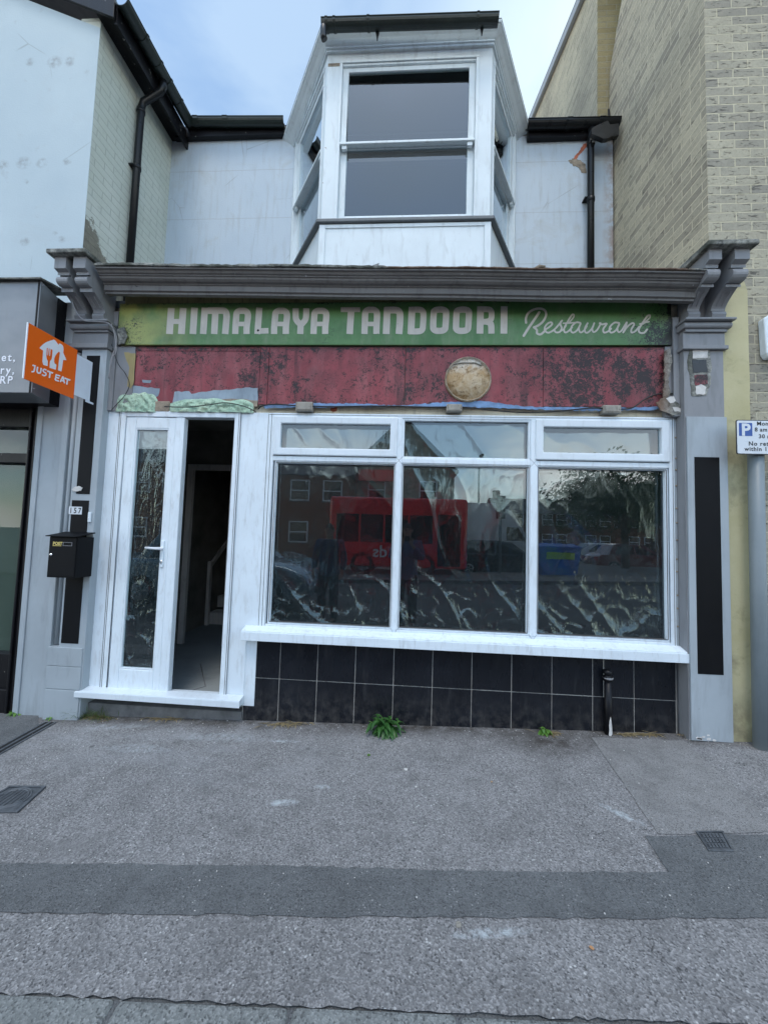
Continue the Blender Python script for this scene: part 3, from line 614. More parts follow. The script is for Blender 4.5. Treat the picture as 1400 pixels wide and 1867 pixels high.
# upstairs room seen darkly through the bay glass
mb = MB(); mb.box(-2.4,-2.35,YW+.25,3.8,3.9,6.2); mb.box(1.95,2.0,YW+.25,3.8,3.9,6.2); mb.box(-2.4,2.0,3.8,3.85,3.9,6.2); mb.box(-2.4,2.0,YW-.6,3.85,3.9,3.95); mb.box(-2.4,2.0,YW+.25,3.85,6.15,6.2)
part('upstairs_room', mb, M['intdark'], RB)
# flat roof over the shopfront
mb = MB(); mb.box(-2.86, 2.3, .02, YW, 3.36, 3.42); part('flat_roof', mb, M['lead'], RB)
# wall body behind the fascia
mb = MB(); mb.box(-2.86, 2.25, .03, .12, 2.442, 3.38); part('fascia_backing', mb, M['cream'], RB)

# ---- eaves gutter and soffit board
def halfgutter(p0, p1, r=.062, n=10):
    mb = MB(); p0, p1 = Vector(p0), Vector(p1); d = (p1-p0).normalized(); s = d.cross(Vector((0,0,1))).normalized(); up = s.cross(d)
    loops = []
    for p in (p0, p1):
        o = [p + s*cos(pi+pi*k/n)*r + up*sin(pi+pi*k/n)*r for k in range(n+1)]
        i = [p + s*cos(2*pi-pi*k/n)*(r-.006) + up*sin(2*pi-pi*k/n)*(r-.006) for k in range(n+1)]
        loops.append(o+i)
    mb.loft(loops, True, True, False); mb.tube([p0-s*r, p1-s*r], .006, 6); mb.tube([p0+s*r, p1+s*r], .006, 6)
    return mb
def collars(mb, p0, p1, fr, r=.068, w=.03):
    p0, p1 = Vector(p0), Vector(p1); d = (p1-p0); L = d.length; d.normalize()
    for t in fr:
        c = p0+d*L*t; g_ = halfgutter(c-d*w, c+d*w, r, 8); mb.v, ofs = mb.v, len(mb.v)
        mb.v += g_.v; mb.f += [[i+ofs for i in f] for f in g_.f]; mb.sm += g_.sm
gl, gr_ = (-2.83, 1.19, 6.42), (-1.60, 1.19, 6.375)
mb = halfgutter(gl, gr_); collars(mb, gl, gr_, (.12, .42)); part('gutter', mb, M['guttergreen'], RB)
ql, qr = (1.24, 1.19, 6.235), (2.26, 1.19, 6.22)
mb = halfgutter(ql, qr); collars(mb, ql, qr, (.45, .8)); part('gutter', mb, M['gutter'], RB)
mb = MB(); mb.box(-3.0,-1.62,1.235,1.295,6.27,6.40); part('eaves_board', mb, M['blackwood'], RB); mb = MB(); mb.box(1.27,2.24,1.235,1.295,6.12,6.24); part('eaves_board', mb, M['blackwood'], RB)

# ---- right downpipe
dp = MB(); dp.tube([(1.965,1.20,6.17),(1.965,1.215,6.10),(1.965,1.22,6.0),(1.965,1.22,3.40)], .036, 16)
for z in (5.98, 5.3): dp.lathe((1.965,1.22,z), [(.036,0),(.043,.004),(.043,.05),(.036,.054)], 16)
for z in (5.36,): dp.box(1.90,1.965,1.22,1.30,z,z+.012)
o = part('downpipe', dp, M['gutter'], RB)
mb = MB(); mb.box(1.963,1.985,1.176,1.183,5.98,6.07); part('sticker', mb, M['paper'], o)

# ---- torn hole in the upper wall render beside the downpipe
mb = MB(); pts = [U(px,py,Y=YW-.004) for px,py in ((1036,292),(1046,288),(1056,291),(1066,297),(1069,314),(1060,314),(1053,303),(1044,300))]
mb.prism(ragged2(pts,.012,.009,3), (0,.02,0)); part('bare_plaster_patch', mb, M['plaster'], RB)
mb = MB(); pts = [U(px,py,Y=YW-.003) for px,py in ((1044,290),(1050,281),(1058,272),(1063,262),(1069,260),(1068,268),(1062,275),(1054,283),(1049,293))]
mb.prism(ragged2(pts,.015,.007,4), (0,.02,0)); part('red_primer_patch', mb, M['terracotta'], RB)

# ---- bay window
BAY = MB()
zL, zE = 4.515, 6.30      # ledge and underside of the cornice
FL, FR, RL, RR_ = Vector((BX0,YB,0)), Vector((BX1,YB,0)), Vector((WX0,YW,0)), Vector((WX1,YW,0))
def at(p, z): return Vector((p.x, p.y, z))
def prism_plan(mb, plan, z0, z1): mb.prism([at(p, z0) for p in plan], (0,0,z1-z0))
def off(p, q, t): return p.lerp(q, t)
# apron below the ledge
mb = MB(); prism_plan(mb, [FL,FR,RR_+Vector((0,.02,0)),RL+Vector((0,.02,0))], 3.40, zL-.03)
mb.box(BX0-.012, BX0+.05, YB-.012, YB-.0, 3.42, zL-.04); mb.box(BX1-.05, BX1+.012, YB-.012, YB, 3.42, zL-.04); mb.box(BX0+.05, BX1-.05, YB-.010, YB, zL-.075, zL-.04)
BAYO = part('bay_window', mb, M['wood_white'], RB, bevel=.003)
mb = MB(); e = .035; pl = [FL+Vector((-e,-e,0)), FR+Vector((e,-e,0)), RR_+Vector((e*1.2,0,0)), RL+Vector((-e*1.2,0,0))]
mb.prism([at(p, zL-.03) for p in pl], (0,0,.035)); part('ledge', mb, M['lead'], BAYO, bevel=.006)
# posts and heads: front face
ft = .05
def wallframe(P0, P1, name_glass, sash_w, head=.15):
    """one face of the bay between two plan points: posts, head, sill, two sliding sashes with panes"""
    d = (P1-P0); L = d.length; d.normalize(); nrm = Vector((d.y,-d.x,0))      # outwards
    def bl(mb, s0, s1, z0, z1, o0, o1):
        q = [P0+d*s0-nrm*(-o0), P0+d*s1-nrm*(-o0), P0+d*s1-nrm*(-o1), P0+d*s0-nrm*(-o1)]
        mb.hexa([at(p, z0) for p in q]+[at(p, z1) for p in q])
    cs = sash_w; z0, z1 = zL+.005, zE-head
    mb = MB(); bl(mb, 0, cs, z0, zE, 0, -.09); bl(mb, L-cs, L, z0, zE, 0, -.09); bl(mb, cs, L-cs, z1, zE, 0, -.09); bl(mb, cs, L-cs, z0, z0+.02, .004, -.09)
    bl(mb, cs*.82, cs, z0, z1+.02, .012, 0); bl(mb, L-cs, L-cs*.82, z0, z1+.02, .012, 0); bl(mb, cs*.82, L-cs*.82, z1+.02, z1+.045, .014, 0)
    part('window_frame', mb, M['wood_white'], BAYO, bevel=.003)
    zm = z0+(z1-z0)*.50; sw = .06
    for k, (a, b, o0) in enumerate(((zm-.02, z1, -.02), (z0+.02, zm+.02, -.05))):
        mb = MB(); x0, x1 = cs+.001, L-cs-.001
        bl(mb, x0, x0+sw, a, b, o0, o0-.03); bl(mb, x1-sw, x1, a, b, o0, o0-.03); bl(mb, x0+sw, x1-sw, a, a+(.045 if k == 0 else .07), o0, o0-.03); bl(mb, x0+sw, x1-sw, b-.045, b, o0, o0-.03)
        if k == 0: bl(mb, x0+.002, x1-.002, a-.012, a+.012, o0+.035, o0); bl(mb, x0+.02, x0+.07, a-.05, a-.012, o0+.02, o0-.01) ; bl(mb, x1-.07, x1-.02, a-.05, a-.012, o0+.02, o0-.01)
        part('sash', mb, M['wood_white'], BAYO, bevel=.004)
        mb = MB(); bl(mb, x0+sw-.004, x1-sw+.004, a+.04, b-.04, o0-.012, o0-.016); part('pane', mb, M['glass_old'], BAYO)
wallframe(FL, FR, 'front', .155)
wallframe(RL+Vector((.0,-.0,0)), FL, 'left', .07)
wallframe(FR, RR_, 'right', .07)
# bay ceiling
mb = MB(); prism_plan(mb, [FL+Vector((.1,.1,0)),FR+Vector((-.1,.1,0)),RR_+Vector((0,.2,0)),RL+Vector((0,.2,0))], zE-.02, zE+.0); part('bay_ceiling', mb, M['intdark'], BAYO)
# moulded cornice of the bay: rings lofted outwards and upwards
def ring(o, z, dz=0):   # o outward offset; slightly higher at the front than at the wall
    return [RL+Vector((-o*1.25, 0, z-dz)), FL+Vector((-o*.42, -o, z)), FR+Vector((o*.42, -o, z)), RR_+Vector((o*1.25, 0, z-dz))]
prof = [(.0, zE-.03),(.022, zE-.03),(.022, zE+.01),(.035, zE+.015),(.035, zE+.035),(.05, zE+.05),(.075, zE+.085),(.11, zE+.12),(.115, zE+.135),(.125,zE+.135),(.13, zE+.16),(.13, zE+.185)]
mb = MB(); secs = [ring(o, zE-.02+(z-zE+.03)*.55, .12) for o, z in prof]
vs = [p for q in secs for p in q]; fs = []
for i in range(len(secs)-1):
    for k in range(3): fs.append((i*4+k, i*4+k+1, (i+1)*4+k+1, (i+1)*4+k))
mb.add(vs, fs); part('bay_cornice', mb, M['wood_white'], BAYO)
mb = MB(); top = ring(.132, zE+.088, .11); mb.prism([top[0],top[1],top[2],top[3]], (0,0,.016)); part('bay_roof', mb, M['lead'], BAYO, bevel=.004)
# gutter along the bay front with bracket spikes
g0, g1 = (ux(587,44,YB-.185), YB-.185, 6.345), (ux(908,46,YB-.185), YB-.185, 6.31)
mb = halfgutter(g0, g1, .055); collars(mb, g0, g1, (.03,.075,.27,.885), .06, .012); part('bay_gutter', mb, M['guttergreen'], BAYO)
for x in (-.42, .57):
    mb = MB(); mb.add([(x-.02,YB-.16,6.30),(x+.02,YB-.16,6.30),(x+.004,YB-.155,6.21),(x-.004,YB-.155,6.21),(x-.02,YB-.14,6.30),(x+.02,YB-.14,6.30),(x+.004,YB-.14,6.21),(x-.004,YB-.14,6.21)], [(0,1,2,3),(4,7,6,5),(0,3,7,4),(1,5,6,2)]); part('gutter_spike', mb, M['blackplastic'], BAYO)
mb = MB(); mb.tube([(BX0+.0,YB-.2,6.31),(BX0+.0,YB-.215,6.27),(BX0+.0,YB-.2,6.20),(BX0+.01,YB-.19,6.18)], .03, 12)
part('gutter_outlet', mb, M['blackplastic'], BAYO)
mb = MB(); mb.box(BX0+.005, BX0+.125, YB-.004, YB, 6.15, 6.18); part('rust_stain', mb, M['plaster'], BAYO)

# ---- shopfront cornice
def cz(x): return -.020*(x+2.4)
cpro = [(-.02,3.42),(-.150,3.42),(-.150,3.28),(-.185,3.28),(-.185,3.305),(-.20,3.315),(-.20,3.385),(-.21,3.392),(-.21,3.402),(-.232,3.41),(-.248,3.43),(-.252,3.452),(-.262,3.456),(-.262,3.468),(-.275,3.476),(-.285,3.50),(-.30,3.505),(-.30,3.525),(-.02,3.53)]
cpro = [(y, 3.35+(z-3.28)*.60) for y, z in cpro]
mb = MB(); secs = []
for x in (-2.50,-1.9,-1.2,-.5,.3,1.0,1.6,2.06): secs.append([Vector((x, y, z+cz(x)+.003*sin(x*5))) for y, z in cpro])
mb.loft(secs); part('cornice', mb, M['cornice'], RB)
# lead or stone capping, crusted
g = NG('crusted_capping'); n1 = g.noise(22, 6, .7); n2 = g.noise(4, 5); x_, y_, z_ = g.xyz()
c = g.mix(g.mr(n1, .35, .65), (.09,.095,.09), (.42,.42,.38)); c = g.mix(g.mr(n2, .45, .6, 0, .75), c, (.055,.06,.045)); c = g.mix(g.math('MULTIPLY', g.math('MULTIPLY', g.mr(x_, -.25, -.15), g.mr(x_, 2.0, 1.9)), .8), c, g.mix(n1, (.10,.05,.03), (.3,.19,.13)))
M['crust'] = g.out(c, .9, g.bump(n1, 1.0, .015), spec=.2)
mb = MB(); secs = []; rk = random.Random(9)
for i in range(170):
    x = -2.50+4.56*i/169; z = 3.4995+cz(x)+.003*sin(x*5); j = rk.uniform(-.004,.004); t = .022 if x < -.22 else .012
    secs.append([Vector((x,-.312+j,z+.0005)), Vector((x,-.314+j,z+t*.6)), Vector((x,-.30+j,z+t+rk.uniform(0,.008)**1.0)), Vector((x,-.27+j,z+t+max(0,rk.gauss(0,.010)))), Vector((x,-.1,z+t+rk.uniform(0,.012))), Vector((x,-.02,z+.02)), Vector((x,-.02,z+.0005))])
mb.loft(secs, smooth=False); part('cornice_capping', mb, M['crust'], RB)
# curled strip end and a stick lying up there
mb = MB(); c0 = U(688,487,Y=-.3); mb.add([c0+Vector((-.08,0,0)), c0+Vector((0,-.005,.005)), c0+Vector((.012,0,.035)), c0+Vector((.0,.03,.01)), c0+Vector((-.08,.06,.0))], [(0,1,2),(0,2,3),(0,3,4)]); part('curled_flashing', mb, M['lead'], RB)
st = MB(); s0 = U(975,489,Y=-.29); st.tube([s0+Vector((0,0,.0)), s0+Vector((.03,0,.016)), s0+Vector((.075,.01,.02))], [.008,.012,.009], 7); st.tube([s0+Vector((.03,0,.012)), s0+Vector((.012,-.008,-.004))], .005, 6)
o = part('broken_timber_scrap', st, M['plaster']); tag(o, 'small broken brown timber scrap lying on top of the shopfront cornice', 'timber scrap')

# ---- brackets
def bracket_pair(side):
    if side == 'L':
        xs = [(-2.80,-2.705), (-2.645,-2.545)]; cx = 155; rows = dict(b0=466.6,b1=487.8,c=495.5,f1=501,r0=504.5,r1=520,g0=525,g1=532,k0=533,k1=571,h1=581)
        cap = (-2.86,-2.50)
    else:
        xs = [(2.055,2.14), (2.225,2.325)]; cx = 1300; rows = dict(b0=453,b1=472,c=482,f1=488,r0=491,r1=512,g0=518,g1=523,k0=523.5,k1=567,h1=579)
        cap = (2.015,2.375)
    def Z(k, y): return uz(cx, rows[k], y)
    for x0, x1 in xs:
        mb = MB()
        pf = [(-.02, Z('b0',-.34)), (-.34, Z('b0',-.34)), (-.34, Z('b1',-.34)), (-.305, Z('c',-.305)), (-.305, Z('f1',-.305)), (-.285, Z('f1',-.285))]
        zr0, zr1 = Z('r0',-.29), Z('r1',-.29); cz_, rr = (zr0+zr1)/2, (zr0-zr1)/2
        pf += [(-.28-rr*sin(pi*k/8)*1.1, cz_+rr*cos(pi*k/8)) for k in range(9)]
        pf += [(-.25, zr1), (-.25, Z('g0',-.255)), (-.262, Z('g0',-.262)), (-.262, Z('g1',-.26)), (-.235, Z('k0',-.235))]
        zk0, zk1 = Z('k0',-.235), Z('k1',-.12)
        pf += [(-.12-.115*(1-sin(pi/2*k/7))**1.0, zk0+(zk1-zk0)*(k/7)) for k in range(1,8)]
        pf += [(-.105, zk1-.003), (-.13, zk1-.008), (-.135, (zk1+Z('h1',-.13))/2), (-.125, Z('h1',-.125)), (-.02, Z('h1',-.125))]
        mb.prism([(x0, y, z) for y, z in pf], (x1-x0, 0, 0))
        # flutes on the curved face
        for fx in (.3, .7):
            xx = x0+(x1-x0)*fx
            mb.tube([(xx, -.12-.115*(1-sin(pi/2*k/7))-.001, zk0+(zk1-zk0)*(k/7)) for k in range(1,6)], .006, 6)
        part('bracket', mb, M['grey'], RB, bevel=.003)
    # slab on top, backing and capital mouldings under the brackets
    ztop = Z('b0', -.34); a, b = xs[0][0]-.035, xs[1][1]+.03
    mb = MB(); mb.hexa([(a,-.385,ztop),(b,-.385,ztop),(b,-.0,ztop-.0),(a,-.0,ztop),(a,-.385,ztop+.035),(b,-.385,ztop+.035),(b,-.0,ztop+.05),(a,0,ztop+.05)])
    part('bracket_capping', mb, M['crust'], RB, bevel=.008)
    mb = MB(); mb.box(xs[0][0]+.01, xs[1][1]-.01, -.06, .0, Z('h1',-.125), ztop); part('bracket_backing', mb, M['cornice'], RB)
    return cap, cx
capL, _ = bracket_pair('L'); capR, _ = bracket_pair('R')
def pilaster(side, x0, x1, yf, cap, cx, rows):
    r = {k: uz(cx, v, yf-.04) for k, v in rows.items()}
    mb = MB(); mb.box(x0, x1, yf, .1, -.05, r['s1'])
    mb.box(x0-.0, x1+.0, yf-.004, yf+.02, r['p0'], r['s1']-.0005) if False else None
    o = part('pilaster', mb, M['grey'] if side == 'R' else M['greylight'], RB, bevel=.003)
    mb = MB(); a, b = cap
    mb.box(a, b, yf-.075, .05, r['c1'], r['c0'])
    zc, rr = (r['c1']+r['c2'])/2, (r['c1']-r['c2'])/2
    mb.prism([(a+.01, yf-.02, r['c1']-.0005)]+[(a+.01, yf-.03-rr*.8*sin(pi*k/8), zc+rr*.98*cos(pi*k/8)) for k in range(9)]+[(a+.01, yf-.02, r['c2']),(a+.01,.04,r['c2']),(a+.01,.04,r['c1']-.0005)], (b-a-.02,0,0))
    mb.box(a+.03, b-.03, yf-.025, .05, r['c3'], r['c2'])
    xq = x0 if side == 'R' else -2.845
    mb.box(xq-.008, x1+.008, yf-.008, .05, r['m0'], r['c3'])
    mb.box(xq-.02, x1+.02, yf-.028, .05, r['m1'], r['m0'])
    part('capital', mb, M['grey'], o, bevel=.004)
    return o
PL = pilaster('L', -2.765, -2.545, -.07, capL, 155, dict(c0=585,c1=588.5,c2=599.5,c3=603,m0=624,m1=632,p0=640,s1=632))
PR = pilaster('R', 2.045, 2.33, -.09, capR, 1285, dict(c0=582,c1=586,c2=597,c3=602.5,m0=627,m1=634,p0=640,s1=634))
# lower facing panel on the right pilaster, black inset, broken plaster patch above it
mb = MB(); mb.box(2.052, 2.335, -.104, -.0905, .08, uz(1285,760,-.1)); part('facing_board', mb, M['greylight'], PR, bevel=.002)
mb = MB(); mb.box(2.10, 2.275, -.1065, -.1042, .545, 2.115); part('inset_panel', mb, M['black'], PR)
mb = MB(); pts = [U(px,py,Y=-.094) for px,py in ((1257,636),(1294,634),(1297,662),(1296,700),(1288,720),(1262,722),(1258,690),(1254,664))]
mb.prism(ragged2(pts,.02,.005,5), (0,.01,0)); part('broken_patch', mb, M['crust'], PR)
mb = MB(); pts = [U(px,py,Y=-.0965) for px,py in ((1262,636),(1291,637),(1290,652),(1263,653))]; mb.prism(ragged2(pts,.02,.004,6), (0,.006,0)); part('paint_flake', mb, M['paper'], PR)
mb = MB(); pts = [U(px,py,Y=-.0965) for px,py in ((1262,655),(1288,655),(1290,678),(1264,679))]; mb.prism(ragged2(pts,.02,.003,7), (0,.006,0)); part('black_plate', mb, M['blackplastic'], PR)
mb = MB(); pts = [U(px,py,Y=-.0965) for px,py in ((1266,684),(1289,682),(1290,700),(1268,702))]; mb.prism(ragged2(pts,.02,.004,8), (0,.006,0)); part('old_red_paint', mb, M['red'], PR)
mb = MB(); pts = [U(px,py,Y=-.097) for px,py in ((1268,704),(1278,700),(1288,706),(1286,718),(1270,719))]; mb.prism(ragged2(pts,.02,.006,9), (0,.006,0)); part('paint_flake', mb, M['paper'], PR)
# black inset panels of the left pilaster: raised fillets round dark boards
yf = -.07
def inset(mbx, px0, py0, px1, py1, mat, nm='inset_panel'):
    a = U(px0, py0, Y=yf-.004); b = U(px1, py1, Y=yf-.004); mb = MB(); mb.box(mbx[0], mbx[1], yf-.004, yf-.0005, b.z, a.z); return part(nm, mb, mat, PL)
inset((-2.715,-2.60), 160, 648, 130, 900, M['black']); inset((-2.745,-2.60), 140, 912, 120, 1173, M['black'])
mb = MB(); mb.box(-2.852,-2.7655,-.004,.09,-.05,2.93); part('recess_board', mb, M['greylight'], PL)
mb = MB(); mb.tube([(-2.822,-.028,.50),(-2.822,-.028,2.93)], .017, 12); part('conduit', mb, M['greylight'], PL)
for z0_, z1_ in ((-.08,.16),(.163,.34),(.343,.49)): part('plinth_block', MB().box(-2.845,-2.555,-.080,-.0045,z0_,z1_), M['greylight'], PL, bevel=.004)
mb = MB(); pts = [U(px,py,Y=yf-.005) for px,py in ((131,893),(136,888),(144,886),(151,889),(148,895),(138,896))]; mb.prism(ragged2(pts,.01,.004,2),(0,-.004,0)); part('torn_paper', mb, M['paper'], PL)
# grey returns between the pilasters and the fascia
mb = MB(); mb.box(-2.545,-2.505,-.025,.03,2.44,3.30); mb.box(-2.505,-2.345,-.012,.0295,2.44,2.998); part('fascia_return', mb, M['grey'], RB, bevel=.002)
mb = MB(); mb.box(2.002,2.045,-.045,.0295,2.44,3.22); mb.box(1.957,2.002,-.02,.0295,2.44,2.998); part('fascia_return', mb, M['grey'], RB, bevel=.002)
mb = MB(); pts = [U(px,py,Y=-.0135) for px,py in ((226,642),(247,644),(243,700),(238,708),(232,704),(236,670))]; mb.prism(ragged2(pts,.03,.004,2),(0,.003,0)); part('bare_cream_strip', mb, M['yellowold'], RB)
for q_, mt_, sd_ in (([(1212,640),(1222,634),(1226,660),(1218,690),(1222,716),(1216,740),(1206,738),(1211,700)], 'crust', 21), ([(1196,733),(1216,722),(1240,738),(1246,752),(1226,757),(1205,748)], 'crust', 22), ([(1214,726),(1228,722),(1232,730),(1222,735)], 'paper', 23), ([(1226,742),(1240,744),(1244,752),(1230,750)], 'paper', 24), ([(214,600),(226,596),(232,612),(226,626),(216,628)], 'crust', 25)):
    mb = MB(); mb.prism(ragged2([U(px,py,Y=-.047-.0006*(sd_-20)) for px,py in q_], .02, .006, sd_), (0,.010,0)); part('broken_edge', mb, M[mt_], RB)
# ---- fascia boards
mb = MB(); mb.box(-2.47, 1.99, -.008, .0295, 3.368, 3.44); part('yellowed_board', mb, M['yellowold'], RB, bevel=.002)
zb = [(245,735)]
def red(px0, px1, y0, ztop, bot, seed):
    x0, x1 = px0, px1
    pts = [Vector((x0, y0, ztop)), Vector((x1, y0, ztop))]; low = ragged2([Vector((x1, y0, bot)), Vector((x0, y0, bot))], .03, .004, seed)[:]
    k = len(low)//2
    mb = MB(); mb.prism(pts + [p for p in low[:k+1]], (0, .012, 0)); return mb
part('fascia_panel', red(-2.34,-1.262,-.002,2.962,2.502,1), M['red'], RB, label='faded red fascia panel above the doorway')
part('fascia_panel', red(-1.255,-1.185,-.012,2.995,2.508,2), M['red'], RB)
part('fascia_panel', red(-1.181,-.057,-.010,2.995,2.515,3), M['red'], RB)
part('fascia_panel', red(-.053,1.033,-.011,2.995,2.512,4), M['red'], RB)
part('fascia_panel', red(1.037,1.955,-.0105,2.995,2.518,5), M['red'], RB, label='red fascia panel thick with black mould')
mb = MB(); mb.box(-2.345,-1.26,-.006,.01,2.964,2.998); part('fascia_bead', mb, M['red'], RB)
def patchpx(name, pts, Y, mat, th=.002, seed=1, step=.03, amp=.005, parent=RB, label=None):
    mb = MB(); mb.prism(ragged2([U(px,py,Y=Y) for px,py in pts], step, amp, seed), (0,th,0)); return part(name, mb, mat, parent, label=label)
patchpx('bare_undercoat', [(318,714),(345,713),(349,718),(368,714),(412,710),(440,708),(448,706),(470,707),(470,733),(400,738),(314,738)], -.0045, M['bluepeel'], seed=2)
patchpx('bare_undercoat', [(238,702),(262,705),(291,708),(288,722),(262,732),(236,732)], -.0045, M['bluepeel'], seed=3)
patchpx('bare_undercoat', [(259,692),(276,693),(274,698),(260,697)], -.0045, M['bluepeel'], seed=4, amp=.002)
patchpx('bare_primer', [(403,728),(440,727),(470,730),(469,741),(420,738)], -.0055, M['plaster'], seed=5)
patchpx('bare_undercoat', [(480,738),(560,735),(640,735),(728,739),(812,733),(880,731),(960,741),(1040,742),(1120,744),(1200,741),(1216,739),(1214,746),(1100,749),(960,746),(860,742),(800,741),(640,741),(482,744)], -.0125, simple('sky_blue_undercoat', (.16,.27,.45), .75, var=.35, scale=14), seed=6, step=.02, amp=.005)
patchpx('red_paint_spot', [(603,742),(609,740),(615,743),(614,749),(607,751),(602,748)], .0285, M['terracotta'], seed=7, step=.02, amp=.001)
# cracked fascia bottom, lumps of foam
def foam(px0, px1, py0, py1, seed, label):
    a, b = U(px0, py1, Y=-.02), U(px1, py0, Y=-.02); nx, nzz = 46, 14; vs = []; fs = []
    for j in range(nzz+1):
        for i in range(nx+1):
            u, v = i/nx, j/nzz; x = a.x+(b.x-a.x)*u; z = a.z+(b.z-a.z)*v*(1-.35*(2*u-1)**4+.2*mn.noise(Vector((u*5, seed, 0)))); e = max(0, min(1, min(u, 1-u)*8))*max(0, min(1, (1-v)*3.5+.1))
            y = -.004-.028*math.sqrt(e)*(.6+.7*mn.noise(Vector((x*26, z*26, seed)))) - .014*mn.noise(Vector((x*80, z*80, seed)))*e
            vs.append((x, y, z))
    for j in range(nzz):
        for i in range(nx): fs.append((j*(nx+1)+i, j*(nx+1)+i+1, (j+1)*(nx+1)+i+1, (j+1)*(nx+1)+i))
    mb = MB(); mb.add(vs, fs, True); part('foam_filler', mb, M['foam'], RB, fix=False, label=label)
foam(208, 286, 716, 750, 3, 'thick mound of pale green foam over the left of the door'); foam(307, 462, 727, 750, 8, 'long low strip of pale green foam over the doorway')
mb = MB(); a = U(283,731,Y=-.01); b = U(308,750,Y=-.01); mb.box(a.x, b.x, -.012, .02, b.z, a.z); part('lintel_block', mb, M['plaster'], RB, bevel=.006)
# round patch where a lamp or vent used to be
c = U(853,692,Y=-.011); mb = MB(); n = 40; prof_ = [(.0,-.006),(.165,-.007),(.166,-.003),(.17,-.016),(.176,-.018),(.182,-.014),(.184,0)]
mb.lathe((c.x, c.y, c.z), prof_, 48, 'y'); part('round_patch', mb, M['disc'], RB, fix=True)
mb = MB(); mb.tube([(c.x+.176*cos(2*pi*k/40)*(1+.008*sin(k*3)), c.y-.014, c.z+.176*sin(2*pi*k/40)) for k in range(41)], .006, 6, False); part('patch_rim', mb, M['plaster'], RB)
mb = MB(); mb.tube([U(826,664,Y=-.022), U(840,661,Y=-.022), U(866,661,Y=-.022), U(878,666,Y=-.022)], .005, 6); part('metal_clip', mb, M['jbox'], RB)

# ---- door set
YD = 0.0
dx = lambda px: ux(px, 1009, 0)
x_p0, x_p1, x_f1, x_l0, x_g0, x_g1, x_l1, x_o1, x_f2, x_p2 = [dx(v) for v in (167,201.5,212,214,232,294,322.5,415.5,426,476.5)]
zt, zh = 2.445, 2.395
z_th0, z_th1 = .085, .155
mb = MB(); mb.box(x_p0, x_p1-.001, .0, .08, z_th0, zt-.001); mb.box(x_f2+.001, x_p2, .002, .08, z_th0, zt-.001); mb.box(-1.265, -1.255, -.004, .08, z_th0, .61)
part('door_side_panel', mb, M['pvc'], RB, bevel=.003)
mb = MB(); mb.box(x_p1, x_l0-.004, -.008, .07, z_th0+.0, zt); mb.box(x_o1, x_f2, -.008, .07, z_th0+.0, zt); mb.box(x_l0-.004, x_o1, -.008, .07, zh, zt); mb.box(x_l0-.004, x_o1, -.008, .07, z_th0+.0, z_th1)
DF = part('door_frame', mb, M['pvc'], RB, bevel=.004)
for xx in (x_p1+.012, x_f2-.012, x_p1-.002, x_f2+.0025): part('joint_line', MB().box(xx-.0016, xx+.0016, -.0098, -.0082, z_th0+.02, zt-.01), simple('dark_joint_line', (.1,.1,.1), .8), DF)  # thin dark strips along the frame joints
xs0, xs1 = ux(135,1265,-.09), ux(436,1285,-.09); zs = [uz(135,1272,-.09), uz(432,1292,-.09), uz(135,1261,-.09), uz(436,1279,-.09)]
mb = MB(); mb.hexa([(xs0,-.085,zs[0]+.006),(xs1,-.085,zs[1]+.006),(xs1,.0,zs[1]+.006),(xs0,.0,zs[0]+.006),(xs0,-.085,zs[2]),(xs1,-.085,zs[3]),(xs1,.0,zs[3]+.012),(xs0,.0,zs[2]+.012)])
mb.hexa([(xs0-.002,-.091,zs[0]),(xs1+.002,-.091,zs[1]),(xs1+.002,-.0855,zs[1]),(xs0-.002,-.0855,zs[0]),(xs0-.002,-.091,zs[2]-.004),(xs1+.002,-.091,zs[3]-.004),(xs1+.002,-.0855,zs[3]-.004),(xs0-.002,-.0855,zs[2]-.004)]); part('door_sill', mb, M['pvcdirty'], RB, bevel=.003)
mb = MB(); mb.box(x_p0-.02, -1.27, .005, .10, -.15, .034); part('step_base', mb, M['concrete'], RB)
# leaf
lz0, lz1 = z_th1+.006, zh-.006
gz0, gz1 = uz(262,1222), uz(275,781)
DL = MB(); DL.box(x_l0, x_g0-.0, -.004, .05, lz0, lz1); DL.box(x_g1, x_l1-.075, -.004, .05, lz0, lz1); DL.box(x_g0, x_g1, -.004, .05, lz0, gz0); DL.box(x_g0, x_g1, -.004, .05, gz1, lz1)
DL.box(x_l1-.074, x_l1, -.010, .05, lz0-.004, lz1+.002)
DLo = part('door_leaf', DL, M['pvc'], RB, bevel=.006, seg=3)
mb = MB(); w = .012
mb.box(x_g0-.001, x_g0+w, -.001, .03, gz0, gz1); mb.box(x_g1-w, x_g1+.001, -.001, .03, gz0, gz1); mb.box(x_g0+w, x_g1-w, -.001, .03, gz0, gz0+w); mb.box(x_g0+w, x_g1-w, -.001, .03, gz1-w, gz1)
part('glazing_bead', mb, M['pvcdirty'], DLo, bevel=.003)
mb = MB(); mb.box(x_g0+.004, x_g1-.004, .014, .018, gz0+.004, gz1-.004); part('door_pane', mb, M['glass'], DLo)
hp = U(297,1000,Y=-.004); mb = MB(); mb.box(hp.x-.013, hp.x+.013, -.016, -.0045, hp.z-.155, hp.z+.065); part('handle_plate', mb, M['pvc'], DLo, bevel=.006, seg=3)
mb = MB(); mb.lathe((hp.x, -.016, hp.z), [(.013,0),(.012,-.03),(.0,-.031)], 14, 'y'); mb.tube([(hp.x,-.045,hp.z),(hp.x-.03,-.05,hp.z),(hp.x-.12,-.048,hp.z+.003)], [.012,.010,.009], 12); part('handle', mb, M['logowhite'], DLo)
